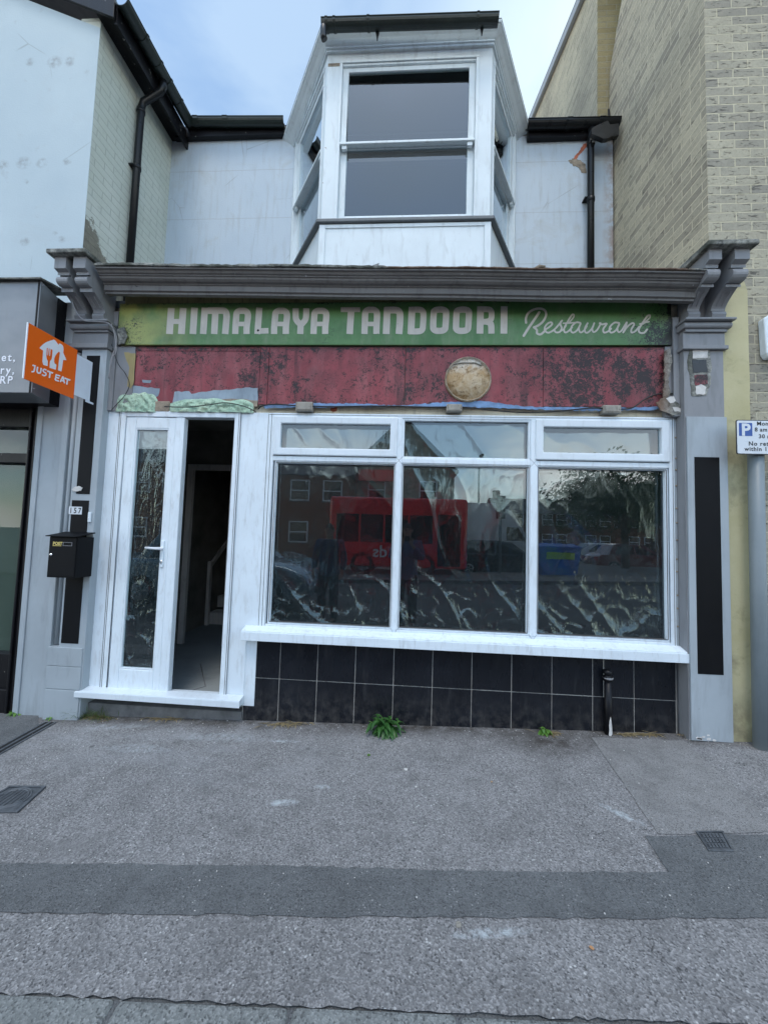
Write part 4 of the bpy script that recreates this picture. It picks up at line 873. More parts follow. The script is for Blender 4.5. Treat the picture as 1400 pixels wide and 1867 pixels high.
mb = MB(); mb.lathe((hp.x, -.016, hp.z-.105), [(.012,0),(.012,-.004),(.0,-.005)], 14, 'y'); mb.box(hp.x-.004,hp.x+.004,-.0225,-.0205,hp.z-.125,hp.z-.105); part('lock', mb, M['chrome'], DLo)

# ---- shop window
A = [-1.083,-.118,-.05,.934,1.011,1.967]
zg0, zg1 = .752, 2.034
ftop, fbot, fl, fr_ = 2.44, .69, -1.178, 2.028
mb = MB(); z1 = ftop
mb.box(fl, A[0]-.028, -.002, .07, fbot, z1); mb.box(A[5]+.022, fr_, -.002, .07, fbot, z1)
mb.box(A[0]-.028, A[5]+.022, -.002, .07, fbot, zg0-.022); mb.box(A[0]-.028, A[5]+.022, -.002, .07, ftop-.03, z1)
for a, b in ((A[1]+.012, A[2]-.012), (A[3]+.012, A[4]-.012)): mb.box(a, b, -.006, .07, zg0-.022, ftop-.03)
tz0, tz1 = zg1+.012, 2.085
for a, b in ((A[0]-.028, A[1]+.012), (A[2]-.012, A[3]+.012), (A[4]-.012, A[5]+.022)): mb.box(a, b, -.004, .07, tz0, tz1)
SW = part('shop_window', mb, M['pvc'], RB, bevel=.004, seg=2)
M['gap'] = simple('dark_joint', (.06,.06,.06), .8)  # dark grey for the joint lines and gaskets
for xx in (fl+.014, fr_-.014, fl+.04): part('joint_line', MB().box(xx-.0016, xx+.0016, -.0034, -.0022, fbot+.01, z1-.006), M['gap'], SW)
for zz in (ftop-.012,): part('joint_line', MB().box(fl+.02, fr_-.02, -.0034, -.0022, zz-.0014, zz+.0014), M['gap'], SW)
for i in (0, 2, 4):
    for q in ((A[i]-.0028,A[i],zg0,zg1),(A[i+1],A[i+1]+.0028,zg0,zg1),(A[i],A[i+1],zg0-.0028,zg0),(A[i],A[i+1],zg1,zg1+.0028)): part('gasket', MB().box(q[0],q[1],.0,.031,q[2],q[3]), M['gap'], SW)
def bead(x0, x1, z0, z1, w, d0=-.004, d1=.03, nm='glazing_bead', mat=None, bev=.006):
    """mitred frame with a sloping inner face"""
    o_ = [(x0,z0),(x1,z0),(x1,z1),(x0,z1)]; i_ = [(x0+w,z0+w),(x1-w,z0+w),(x1-w,z1-w),(x0+w,z1-w)]
    mb = MB(); V = []
    for (y, q) in ((d1, o_), (d0, o_), (d0+.002, i_), (d1, i_)): V += [(x, y, z) for x, z in q]
    # lift the middle so the mitre joints catch the light
    fs = []
    for r_ in range(3):
        for k in range(4): k2 = (k+1) % 4; fs.append((r_*4+k, r_*4+k2, (r_+1)*4+k2, (r_+1)*4+k))
    for k in range(4): k2 = (k+1) % 4; fs.append((12+k, 12+k2, k2, k))
    mb.add(V, fs); return part(nm, mb, mat or M['pvc'], SW, bevel=bev)
for i in (0, 2, 4):
    bead(A[i]-.014, A[i+1]+.014, zg0-.02, zg1+.014, .018, .004, .04, bev=.003)
    mb = MB(); mb.box(A[i]-.002, A[i+1]+.002, .032, .036, zg0-.004, zg1+.004); part('window_pane', mb, M['glass'], SW)
fa = [(499,728,755,833,515,711,779,819), (None,), (978,1226,766,840,996,1208,786.5,826)]
for k in (0, 2):
    px0,px1,py0,py1,gx0,gx1,gy0,gy1 = fa[k]; i = 0 if k == 0 else 4
    x0, x1 = A[i]-.03, A[i+1]+.018
    z0, z1_ = tz1+.006, ftop-.028; g0x, g1x = x0+.062, x1-.062; gb, gt = z0+.055, z1_-.055
    bead(x0, x1, z0, z1_, .06, -.022, .03, 'top_vent_frame', M['pvcdirty'], .008)
    mb = MB(); mb.box(x0+.055, x1-.055, .008, .012, z0+.05, z1_-.05); part('fanlight_pane', mb, M['glass'], SW)
z0, z1_ = tz1, ftop-.03
bead(A[2]-.012, A[3]+.012, z0, z1_, .016, .004, .04, bev=.003); mb = MB(); mb.box(A[2], A[3], .032, .036, z0+.01, z1_-.01); part('fanlight_pane', mb, M['glass'], SW)
# mitre lines where mullion and transom meet
for xc in ((A[1]+A[2])/2, (A[3]+A[4])/2):
    for s in (-1, 1):
        for pq in (((xc, -.0062, (tz0+tz1)/2+.001), (xc+s*.034, -.0062, (tz0+tz1)/2+.036)), ((xc, -.0062, (tz0+tz1)/2-.001), (xc+s*.034, -.0062, (tz0+tz1)/2-.036)), ((xc, -.0062, fbot+.012), (xc+s*.03, -.0062, zg0-.008))): part('mitre_joint', MB().tube(pq, .0009, 4), M['iron'], SW)
mb = MB(); mb.hexa([(-1.265,-.085,.625),(2.055,-.085,.618),(2.055,-.0025,.618),(-1.265,-.0025,.625),(-1.265,-.085,.693),(2.055,-.085,.686),(2.055,-.0025,.712),(-1.265,-.0025,.716)])
mb.hexa([(-1.268,-.092,.617),(2.058,-.092,.610),(2.058,-.0855,.610),(-1.268,-.0855,.617),(-1.268,-.092,.684),(2.058,-.092,.677),(2.058,-.0855,.677),(-1.268,-.0855,.684)]); part('window_sill', mb, M['pvc'], SW, bevel=.003)
mb = MB(); mb.box(fr_+.001, 2.043, .0, .06, .69, 2.44); part('edge_strip', mb, M['greylight'], SW)
rk = random.Random(3)
for k in range(12):
    mb = MB(); mb.lathe((2.036+rk.uniform(-.002,.002), -.001, .85+k*.13+rk.uniform(-.03,.03)), [(.007,0),(.006,-.006),(0,-.008)], 8, 'y'); part('filler_blob', mb, M['plaster'], SW)

# ---- stall riser of black tiles
mb = MB(); mb.box(-1.265, 2.03, .0095, .06, -.12, .625); SRO = part('stall_riser', mb, M['grout'], RB)
mb = MB(); gx = [-1.262]+[-.978+.3*i for i in range(11)]+[2.028]
zr = [-.1, .305, .622]
for i in range(len(gx)-1):
    for j in range(2):
        j0 = random.uniform(-.0012,.0012)
        mb.box(gx[i]+.0028, gx[i+1]-.0028, .006+j0, .03, zr[j]+.0028, zr[j+1]-.0028)
part('tiles', mb, M['tile'], SRO, bevel=.0015)
mb = MB(); mb.box(1.4985,1.5025,.0035,.0068,.305,.622); part('extra_grout_line', mb, M['grout'], SRO)
# ---- interior seen through the open doorway
mb = MB(); mb.box(-2.95,2.2,.09,5.2,-.05,.075); part('shop_floor', mb, M['intfloor'], RB)
mb = MB(); mb.box(-2.98,-2.93,.1,5.2,.0,2.7); mb.box(2.15,2.2,.1,5.2,0,2.7); mb.box(-2.98,2.2,5.15,5.2,0,2.7); mb.box(-2.17+.05,2.15,1.58,1.66,0,2.7); mb.box(-2.93,-2.12,1.58,1.66,2.27,2.7); mb.box(-2.93,-2.74,1.58,1.66,.075,2.27)
part('shop_wall', mb, M['intwall'], RB)
mb = MB(); mb.box(-3.0,2.2,.1,5.2,2.7,2.75); part('shop_ceiling', mb, M['intwall'], RB)
mb = MB(); mb.box(-2.19,-2.12,1.53,1.58,.075,2.27); mb.box(-2.74,-2.67,1.53,1.58,.075,2.27); mb.box(-2.67,-2.19,1.53,1.58,2.2,2.27); part('inner_door_frame', mb, M['timberwhite'], RB, bevel=.004)
mb = MB()
for k in range(7): mb.box(-3.4+.5,-2.42,2.55+k*.26,2.8+k*.26,.075+k*.2,.075+(k+1)*.2-.03); 
part('staircase', mb, M['timberwhite'], RB, bevel=.004)
mb = MB(); mb.hexa([(-2.90,2.5,.9),(-2.86,2.5,.9),(-2.86,4.4,2.2),(-2.90,4.4,2.2),(-2.90,2.5,.97),(-2.86,2.5,.97),(-2.86,4.4,2.27),(-2.90,4.4,2.27)]); mb.box(-2.905,-2.855,2.46,2.52,.075,1.0); part('stair_rail', mb, M['timberwhite'], RB, bevel=.004)
mb = MB(); mb.tube([(-1.9,.12,.0765),(-1.75,.35,.0765),(-2.1,.9,.0765)], .004, 5); part('floor_cable', mb, M['wiregrey'], RB)

# ---- sheets of black plastic hung behind the panes
def poly_sheet(x0, x1, z0, z1, ybase, seed, label, loose=1.0):
    nx, nz_ = 150, 170; vs = []; fs = []
    for j in range(nz_+1):
        z = z0+(z1-z0)*j/nz_
        for i in range(nx+1):
            x = x0+(x1-x0)*i/nx
            low = max(0, min(1, (1.25-z)/.55)); low = low*low*(3-2*low)
            p = Vector((x*2.2+seed, z*1.3, seed*1.7)); w = mn.noise(p*.9)*.5
            d1 = 1-abs(mn.noise(Vector((x*3.1+z*1.9+w+seed, z*1.1-x*.8, seed))))*2        # long drag folds
            d2 = 1-abs(mn.noise(Vector((x*9+w*3, z*7+w*2, seed+4))))*2
            d3 = mn.noise(Vector((x*26, z*20, seed+9)))
            dd = .004*d1**3 if d1 > 0 else 0
            y = ybase + loose*(.004*mn.noise(p*1.5) - (.0035+.02*low)*max(0, d1)**4 - (.0009+.009*low)*max(0, d2)**2.2 - (.0001+.0014*low)*d3) + .004
            vs.append((x, y, z))
    for j in range(nz_):
        for i in range(nx): a = j*(nx+1)+i; fs.append((a, a+1, a+nx+2, a+nx+1))
    mb = MB(); mb.add(vs, fs, True); o = part('plastic_sheet', mb, M['poly'], None, fix=False)
    tag(o, label, 'plastic sheet', 'black plastic sheets hung behind the glass')
poly_sheet(A[0]-.04, A[1]+.03, zg0-.03, 2.42, .062, 1.3, 'crumpled black plastic sheet behind the left shop window pane')
poly_sheet(A[1]+.034, A[3]+.036, zg0-.03, 2.42, .064, 5.1, 'crumpled black plastic sheet behind the middle shop window pane')
poly_sheet(A[3]+.04, A[5]+.03, zg0-.03, 2.42, .063, 9.7, 'crumpled black plastic sheet behind the right shop window pane')
poly_sheet(x_g0-.01, x_g1+.01, gz0-.02, gz1+.02, .036, 14.2, 'crumpled black plastic sheet behind the narrow door glass', .8)
# ================================================================ green shop sign
SG = thing('shop_sign', (-.25, -.02, 3.0), 'long green painted sign board with cream restaurant lettering over the red fascia', 'shop sign')
YS = -.034
mb = MB(); mb.box(-2.492, 1.997, YS, -.0125, 3.003, 3.362); part('sign_board', mb, M['green'], SG, bevel=.002)
def smooth_path(pts, k=6, closed=False):
    P = [Vector((p[0], p[1])) for p in pts]; n = len(P); out = []
    for i in range(n if closed else n-1):
        p0 = P[(i-1) % n] if closed or i else P[0]; p1 = P[i]; p2 = P[(i+1) % n]; p3 = P[(i+2) % n] if closed or i+2 < n else P[-1]
        for j in range(k):
            t = j/k; out.append(.5*((2*p1)+(-p0+p2)*t+(2*p0-5*p1+4*p2-p3)*t*t+(-p0+3*p1-3*p2+p3)*t*t*t))
    if not closed: out.append(P[-1])
    return out
KD = [0]
def stroke(mb, pts, w, to3, closed=False, cap='flat'):
    """flat brush stroke along 2-D points, carried into the world by to3(x, y, lift)"""
    P = [Vector((p[0], p[1])) for p in pts]; n = len(P); L = []; Rr = []
    KD[0] = (KD[0]+1) % 40; lift = KD[0]
    for i in range(n):
        a = P[(i-1) % n] if (closed or i) else None; b = P[(i+1) % n] if (closed or i < n-1) else None
        d1 = (P[i]-a).normalized() if a is not None and (P[i]-a).length > 1e-9 else None; d2 = (b-P[i]).normalized() if b is not None and (b-P[i]).length > 1e-9 else None
        if d1 is None: d1 = d2
        if d2 is None: d2 = d1
        n1 = Vector((-d1.y, d1.x)); n2 = Vector((-d2.y, d2.x)); mth = n1+n2; mth = mth.normalized() if mth.length > 1e-6 else n1
        s_ = min(1.6, 1/max(.3, mth.dot(n1))); L.append(P[i]+mth*w/2*s_); Rr.append(P[i]-mth*w/2*s_)
    vs = [to3(p.x, p.y, lift) for p in L]+[to3(p.x, p.y, lift) for p in Rr]
    fs = [(i, (i+1) % n, n+(i+1) % n, n+i) for i in range(n if closed else n-1)]
    mb.add(vs, fs)
    if cap == 'round':
        for c_ in (P[0], P[-1]):
            KD[0] = (KD[0]+1) % 40
            mb.add([to3(c_.x+cos(2*pi*k/14)*w/2, c_.y+sin(2*pi*k/14)*w/2, KD[0]) for k in range(14)], [tuple(range(14))])
def zA(x, y, l): return U(290+x/4.375, 545+y/4.375, Y=YS-.0006-.00005*l)
def zB(x, y, l): return U(610+x/4.375, 545+y/4.375, Y=YS-.0006-.00005*l)
def zC(x, y, l): return U(940+x/4.667, 545+y/4.667, Y=YS-.0006-.00005*l)
def letterA(t, x0, x1, xt0, xt1, T=72, B=278, w=50):
    mb = MB(); a, b = x0+w/2, x1-w/2; c, d = xt0+w/2, xt1-w/2
    stroke(mb, smooth_path([(a,B),(a+2,B-60),(c-1,T+70),(c+3,T+38),(c+22,T+w*.45),((c+d)/2,T+w*.42),(d-22,T+w*.45),(d-3,T+38),(d+1,T+70),(b+1,B-60),(b,B)], 4), w, t)
    stroke(mb, [(a,198),(b,198)], 36, t); return mb
def put(mb, nm='letter'): part(nm, mb, M['letter'], SG, fix=False)
mb = MB(); stroke(mb, [(98,70),(83,278)], 54, zA); stroke(mb, [(193,70),(178,278)], 54, zA); stroke(mb, [(95,178),(182,178)], 40, zA); put(mb)
mb = MB(); stroke(mb, [(283,68),(270,278)], 53, zA); put(mb)
mb = MB(); stroke(mb, [(366,68),(352,278)], 52, zA); stroke(mb, [(345,92),(450,90)], 46, zA); stroke(mb, smooth_path([(390,92),(500,91),(528,100),(538,125),(536,180),(527,278)],4), 52, zA); stroke(mb, [(450,90),(440,278)], 52, zA); put(mb)
put(letterA(zA, 583, 723, 592, 733)); 
mb = MB(); stroke(mb, [(800,68),(785,278)], 50, zA); stroke(mb, [(770,255),(873,252)], 44, zA); put(mb)
put(letterA(zA, 892, 1036, 902, 1044))
mb = MB(); stroke(mb, smooth_path([(1090,72),(1090,140),(1098,170),(1130,205)],5), 48, zA); stroke(mb, smooth_path([(1174,72),(1172,140),(1163,170),(1132,205)],5), 48, zA); stroke(mb, [(1131,180),(1126,278)], 50, zA); put(mb)
put(letterA(zA, 1207, 1350, 1214, 1358))
mb = MB(); stroke(mb, [(50,84),(203,84)], 38, zB); stroke(mb, [(132,84),(120,278)], 52, zB); put(mb)
put(letterA(zB, 213, 358, 219, 362, 64))
mb = MB(); stroke(mb, [(420,66),(411,278)], 54, zB); stroke(mb, smooth_path([(400,88),(480,87),(510,96),(521,125),(519,200),(513,278)],4), 54, zB); put(mb)
mb = MB(); stroke(mb, [(618,62),(608,278)], 54, zB); stroke(mb, smooth_path([(600,85),(675,84),(702,98),(708,130),(704,215),(696,245),(668,257),(590,257)],4), 48, zB); put(mb)
for x in (840, 1022):
    mb = MB(); stroke(mb, smooth_path([(x-50,115),(x-42,92),(x-15,84),(x+20,84),(x+44,94),(x+49,118),(x+44,215),(x+36,242),(x+10,252),(x-28,252),(x-50,240),(x-54,215)],4,True), 50, zB, True); put(mb)
mb = MB(); stroke(mb, [(1164,58),(1158,275)], 54, zB); stroke(mb, smooth_path([(1150,80),(1225,82),(1246,94),(1252,125),(1246,160),(1222,178),(1170,180)],4), 46, zB); stroke(mb, smooth_path([(1205,178),(1236,188),(1248,212),(1250,275)],4), 50, zB); put(mb)
mb = MB(); stroke(mb, [(1352,57),(1349,275)], 54, zB); put(mb)
script = [([(88,200),(88,160),(108,118),(155,88),(210,80),(250,98),(258,140),(232,190),(190,225),(155,240)],19), ([(200,112),(165,165),(110,245),(68,312)],21), ([(155,240),(180,262),(182,290),(210,300),(240,278),(258,255)],18),
 ([(245,262),(285,238),(310,212),(300,197),(272,208),(248,240),(252,272),(280,285),(325,262),(360,225),(395,182)],15), ([(385,190),(380,215),(392,245),(375,278),(345,283),(332,270)],15), ([(360,283),(400,262),(430,225)],11),
 ([(495,132),(478,135),(440,195),(412,250),(418,282),(445,275),(480,240)],15), ([(405,205),(460,203),(515,198)],12), ([(495,132),(492,155),(450,205)],12),
 ([(550,202),(515,198),(478,230),(470,270),(490,285),(525,262),(552,210)],15), ([(552,208),(538,250),(550,283),(580,268),(605,230)],14), ([(612,205),(590,245),(592,280),(615,283),(650,248),(668,205)],15), ([(668,208),(652,250),(662,280),(690,265),(715,225),(722,203)],14),
 ([(715,205),(735,215),(768,208),(772,215),(745,255),(752,284),(785,275),(812,250)],15), ([(880,203),(842,200),(805,232),(798,268),(815,285),(852,265),(882,212)],15), ([(880,210),(866,250),(875,280),(900,268),(930,220),(945,198)],14),
 ([(945,198),(935,240),(915,283)],15), ([(915,283),(950,235),(990,205),(1008,215),(985,255),(985,283),(1015,275),(1050,235)],15), ([(1142,138),(1120,145),(1078,205),(1048,255),(1055,283),(1090,287),(1118,258)],16), ([(1142,138),(1138,160),(1085,210)],13), ([(1055,212),(1095,200),(1135,192)],12)]
mb = MB()
for pts, w in script: stroke(mb, smooth_path(pts, 6), w, zC, cap='round')
part('script_lettering', mb, M['letter'], SG, fix=False)
mb = MB(); c = U(470.5,602,Y=YS-.003); mb.lathe((c.x,c.y,c.z), [(.010,0),(.0,-.001)], 10, 'y'); part('screw_hole', mb, M['darkgap'], SG)

# ================================================================ fittings on the fascia
def jbox(px0, py0, px1, py1, label):
    a, b = U(px0, py0, Y=-.03), U(px1, py1, Y=-.03); cx_ = (a.x+b.x)/2
    t = thing('junction_box', (cx_, .0, b.z), label, 'junction box', 'small cable boxes under the fascia')
    mb = MB(); mb.box(a.x, b.x, -.045, .028, b.z, a.z); part('box_body', mb, M['jbox'], t, bevel=.006)
    mb = MB(); mb.box(a.x+.012, b.x-.012, -.049, -.0455, b.z+.01, a.z-.01)
    for sx__ in (.02, .98): mb.lathe((a.x+(b.x-a.x)*(.12 if sx__ < .5 else .88), -.049, (a.z+b.z)/2), [(.006,0),(.005,-.003),(0,-.004)], 8, 'y')
    part('lid', mb, M['jbox'], t, bevel=.002)
jbox(540,733,570,750, 'weathered cable box under the red fascia above the left shop window pane')
jbox(814,737,842,751, 'weathered cable box just below the round plaster patch'); jbox(1098,739,1131,754, 'weathered cable box under the mouldy right end of the red fascia')
def cable(name, pts, r, mat, label, cat='cable', Y=-.03, group=None):
    P = [U(p[0], p[1], Y=(p[2] if len(p) > 2 else Y)) for p in pts]
    Q = []
    for i in range(len(P)-1):
        p0 = P[max(i-1, 0)]; p1 = P[i]; p2 = P[i+1]; p3 = P[min(i+2, len(P)-1)]
        for j in range(6):
            t = j/6; Q.append(.5*((2*p1)+(-p0+p2)*t+(2*p0-5*p1+4*p2-p3)*t*t+(-p0+3*p1-3*p2+p3)*t**3))
    Q.append(P[-1]); mb = MB(); mb.tube(Q, r, 7); o = part(name, mb, mat); return tag(o, label, cat, group)
cable('cable', [(470,746),(478,740),(500,737),(540,739),(600,741),(700,740),(780,742),(842,742),(900,748),(960,752),(1020,749),(1075,744),(1110,745),(1150,744),(1175,728),(1200,718),(1240,718),(1255,717)], .0055, M['wire'], 'long black cable sagging along the bottom of the red fascia')
cable('cable', [(300,741),(340,742),(380,738),(410,734),(440,739),(462,748),(466,752)], .004, M['wire'], 'thin black cable looping through the green foam over the doorway', Y=-.055)
cable('cable', [(203,590),(209,610),(212,640),(205,650),(203,665)], .004, M['wiregrey'], 'short grey cable end dangling beside the left capital', Y=-.12)
cable('cable', [(200,615),(214,660),(228,680),(236,700),(228,720),(212,738),(203,748)], .003, M['wire'], 'thin black wire looping down the grey board left of the red fascia', Y=-.035)
cable('cable', [(127,520,-.2),(131,548,-.2),(140,570,-.18),(154,584,-.16),(175,586,-.16),(199,590,-.14),(212,612,-.1),(211,632,-.1),(203,655,-.1),(199,690,-.1)], .005, M['wiregrey'], 'grey cable curving over the left brackets and down past the capital')
for (px, py) in ((250,519),):
    mb = MB(); c = U(px, py, Y=-.205); mb.tube([c+Vector((.015*cos(a), 0, .012*sin(a))) for a in [k*.5 for k in range(2,11)]], .002, 5); o = part('hook', mb, M['wire']); tag(o, 'small rusty wire hook on the face of the grey cornice', 'hook')

# ================================================================ projecting takeaway sign
XJ = -2.62
JE = thing('projecting_sign', (XJ, -.3, 2.4), 'square orange projecting takeaway sign with a white house logo on the left pilaster', 'projecting sign')
j0, j1 = U(48,640,X=XJ), U(139,670,X=XJ); zt_, zb_ = U(49,586,X=XJ).z, U(44,690,X=XJ).z
mb = MB(); mb.box(XJ-.008, XJ, j0.y, j1.y, zb_, zt_); part('sign_panel', mb, M['orange'], JE, bevel=.002)
mb = MB(); mb.box(XJ-.0085, XJ+.0006, j0.y-.006, j0.y-.0002, zb_, zt_); part('edge_trim', mb, M['logowhite'], JE)
jw = U(169,670,X=XJ).y
mb = MB(); mb.box(XJ-.007, XJ-.003, j1.y+.0005, jw, zb_+.035, zt_-.03); mb.box(XJ-.0065, XJ-.0035, jw-.04, -.0745, zb_+.018, zb_+.0345); pass
part('mounting_flange', mb, M['white_plain'], JE, bevel=.001)
def zJ(x, y, l=0): return U(40+x/12.727, 580+y/12.727, X=XJ+.0008+.00004*l)
def polyp(name, pts, mat, lift=0, sm=0):
    P = smooth_path(pts, sm, True) if sm else pts
    mb = MB(); mb.add([zJ(p[0], p[1], lift) for p in P], [tuple(range(len(P)))]); part(name, mb, mat, JE, fix=False)
polyp('house_logo', [(405,690),(440,650),(495,598),(560,553),(650,520),(742,493),(775,515),(815,570),(850,618),(862,585),(900,592),(938,618),(960,660),(966,720),(958,800),(985,860),(1010,910),(1035,975),(995,968),(958,965),(938,1110),(918,1237),(845,1212),(640,1150),(600,1110),(495,1080),(475,1000),(490,745),(450,722)], M['logowhite'])
polyp('fork_shape', [(578,688),(600,690),(592,858),(606,862),(622,700),(642,705),(636,870),(650,876),(668,712),(710,735),(702,870),(690,950),(655,990),(645,1060),(640,1165),(590,1150),(598,1080),(600,985),(575,940),(566,870)], M['orange'], 8)
polyp('knife_shape', [(862,772),(880,800),(868,900),(850,1050),(835,1215),(786,1195),(792,1140),(803,1075),(760,1050),(748,1010),(752,930),(775,870),(815,810)], M['orange'], 9)
# lettering: strokes traced in the plane of the sign
def jl(paths, w=40):
    mb = MB()
    for p in paths: stroke(mb, p, w, lambda x, y, l: zJ(x, y, l))
    part('letter', mb, M['logowhite'], JE, fix=False)
jl([[(245,1088),(318,1112)], smooth_path([(300,1105),(290,1185),(270,1235),(218,1238)],4)], 34)
jl([smooth_path([(365,1125),(352,1215),(368,1262),(405,1272),(432,1250),(448,1150)],4)], 36)
jl([smooth_path([(572,1205),(520,1185),(492,1205),(508,1245),(555,1275),(552,1320),(515,1330),(466,1305)],4)], 33)
jl([[(585,1222),(722,1272)], [(655,1245),(638,1385)]], 36)
jl([[(800,1295),(770,1430)], [(795,1312),(888,1340)], [(785,1370),(865,1392)], [(768,1428),(862,1460)]], 32)
jl([[(950,1350),(890,1480)], [(948,1350),(990,1512)], [(912,1440),(985,1462)]], 34)
jl([[(985,1388),(1124,1438)], [(1060,1412),(1040,1540)]], 36)

# ================================================================ post box, number plate, door bell
PB = thing('post_box', (-2.64, -.15, 1.05), 'black metal wall post box with gold wording below the house number', 'post box')
x0, x1 = -2.755, -2.525; b0, b1 = 1.062, 1.375
mb = MB(); mb.box(x0, x1, -.235, -.0795, b0, b1); part('box_body', mb, M['black'], PB, bevel=.004)
mb = MB(); mb.hexa([(x0-.012,-.262,b1+.0005),(x1+.008,-.262,b1+.0005),(x1+.008,-.079,b1+.03),(x0-.012,-.079,b1+.03),(x0-.012,-.262,b1+.008),(x1+.008,-.262,b1+.008),(x1+.008,-.079,b1+.04),(x0-.012,-.079,b1+.04)]); part('lid', mb, M['black'], PB, bevel=.003)
mb = MB(); mb.box(x0+.006, x1-.006, -.240, -.2355, b0+.012, b1-.008); DO = part('door', mb, M['black'], PB, bevel=.002)
text_part('lettering', 'POST', M['gold'], PB, (x0+.035,-.2405,b1-.062), (1,0,0), (0,0,1), .032, .0004, bold=.0012)
mb = MB(); mb.box(x0+.035,x0+.105,-.2412,-.2403,b1-.071,b1-.067); part('gold_line', mb, M['gold'], PB)
mb = MB(); a, b_, zz0, zz1 = x0+.118, x0+.192, b1-.068, b1-.040
for q in ((a,b_,zz1-.003,zz1),(a,b_,zz0,zz0+.003),(a,a+.003,zz0+.0031,zz1-.0031),(b_-.003,b_,zz0+.0031,zz1-.0031)): mb.box(q[0],q[1],-.2425,-.2405,q[2],q[3])
part('name_slot', mb, M['wiregrey'], PB)
mb = MB(); mb.lathe((x0+.028,-.2402,b0+.175), [(.011,0),(.010,-.006),(.0,-.007)], 14, 'y'); part('lock', mb, M['chrome'], PB)
HN = thing('house_number', (-2.66,-.075,1.6), 'white number plate reading 157 on the black inset of the left pilaster', 'number plate')
p = U(125,938,Y=-.076); q = U(150,924,Y=-.076); mb = MB(); w3 = (q.x-p.x)/3
for k in range(3): mb.box(p.x+w3*k+.0006, p.x+w3*(k+1)-.0006, -.0775, -.0745, p.z+.003, q.z)
part('plate', mb, M['signwhite'], HN)
for k, ch_ in enumerate('157'): text_part('digit', ch_, M['numblack'], HN, (p.x+w3*(k+.5), -.0777, p.z+.013), (1,0,0), (0,0,1), .062, .0003, bold=.0015, align='CENTER', sx_=.8)
BL = thing('door_bell', (-2.575,-.07,1.5), 'slim white door bell push between the number plate and the door set', 'door bell')
a = U(160,952,Y=-.08); b = U(166,934,Y=-.08); mb = MB(); mb.box(a.x, b.x+.002, -.086, -.0705, a.z, b.z); part('case', mb, M['pvc'], BL, bevel=.004)
mb = MB(); mb.lathe(((a.x+b.x)/2,-.086,(a.z+b.z)/2-.008), [(.006,0),(.005,-.002),(0,-.003)], 10, 'y'); part('button', mb, M['logowhite'], BL)

# ================================================================ capped pipe on the tiles
VP = thing('drain_pipe', (1.51,-.03,.03), 'short black capped pipe standing against the black tiles with a white chip at its foot', 'pipe')
mb = MB(); mb.tube([(1.515,-.035,-.03),(1.512,-.035,.44)], .026, 16); part('pipe', mb, M['blackwood'], VP)
mb = MB(); mb.lathe((1.51,-.035,.44), [(.029,0),(.034,.004),(.034,.03),(.022,.036),(.024,.044),(.032,.055),(.03,.075),(.0,.085)], 14); part('cap', mb, M['blackwood'], VP)
mb = MB(); mb.lathe((1.512,-.035,.455), [(.0345,0),(.036,.003),(.036,.010),(.0345,.013)], 14); part('clamp_ring', mb, M['wiregrey'], VP)
mb = MB(); rk = random.Random(4)
pp = [(-.010,.06),(.004,.05),(.016,.065),(.017,.10),(.012,.14),(.008,.175),(.002,.195),(-.004,.17),(-.008,.13),(-.006,.10)]
vs = [(1.514+a_, -.035-math.sqrt(max(0,.0268**2-a_*a_))-.001, b_) for a_, b_ in pp]; mb.add(vs, [tuple(range(len(vs)))]); part('bare_patch', mb, M['paper'], VP, fix=False)

# ================================================================ left neighbour
XL = -3.06; YLF = .17
LB = thing('white_rendered_building', (-4.6, 1.0, 0), 'white rendered two storey building with a gable end and cream painted brick side', 'building')
slope = .44
mb = MB(); zc_ = 6.22
mb.prism([(XL,YLF,2.4),(XL,YLF,zc_),(XL-3.2,YLF,zc_+3.2*slope),(-9.4,YLF,zc_),(-9.4,YLF,2.4)], (0,.0025,0)); part('front_wall', mb, M['neighbour'], LB)
mb = MB(); mb.box(XL-.2, XL-.001, YLF+.0035, 6.0, 2.4, 6.33); part('side_wall', mb, M['creambrick'], LB)
E_ = XL+.20; zE_ = 6.30
mb = MB(); th = .09
mb.prism([(E_,YLF-.06,zE_),(XL-3.2,YLF-.06,zE_+(3.2+.2)*slope),(XL-3.2,YLF-.06,zE_+(3.4)*slope+th),(E_,YLF-.06,zE_+th)], (0,6.5,0))
mb.prism([(XL-3.2,YLF-.06,zE_+3.4*slope),(-9.6,YLF-.06,zE_),(-9.6,YLF-.06,zE_+th),(XL-3.2,YLF-.06,zE_+3.4*slope+th)], (0,6.5,0)); part('roof', mb, M['slate'], LB)
mb = MB(); mb.prism([(E_,YLF-.085,zE_-.10),(XL-3.2,YLF-.085,zE_-.10+3.4*slope),(XL-3.2,YLF-.085,zE_+3.4*slope+.10),(E_,YLF-.085,zE_+.10)], (0,.024,0)); part('barge_board', mb, M['blackwood'], LB, bevel=.003)
mb = MB(); mb.box(XL-.0, E_-.012, YLF-.05, YW-.0, zE_-.012, zE_-.001); part('soffit', mb, M['blackwood'], LB); mb = MB(); mb.box(E_-.011, E_+.012, YLF-.055, YW, zE_-.13, zE_+.06); part('eaves_board', mb, M['blackwood'], LB)
l0, l1 = (E_+.075, YLF-.10, 6.36), (E_+.075, YW-.12, 6.40)
mb = halfgutter(l0, l1, .065); collars(mb, l0, l1, (.25,.45,.6,.78), .072, .012); part('gutter', mb, M['guttergreen'], LB)
mb = MB(); yd = .70
mb.tube([(E_+.075,yd,6.33),(E_+.075,yd,6.26),(E_+.05,yd,6.2),(XL+.07,yd-.01,6.08),(XL+.052,yd-.012,6.0),(XL+.052,yd-.012,3.42)], .036, 16)
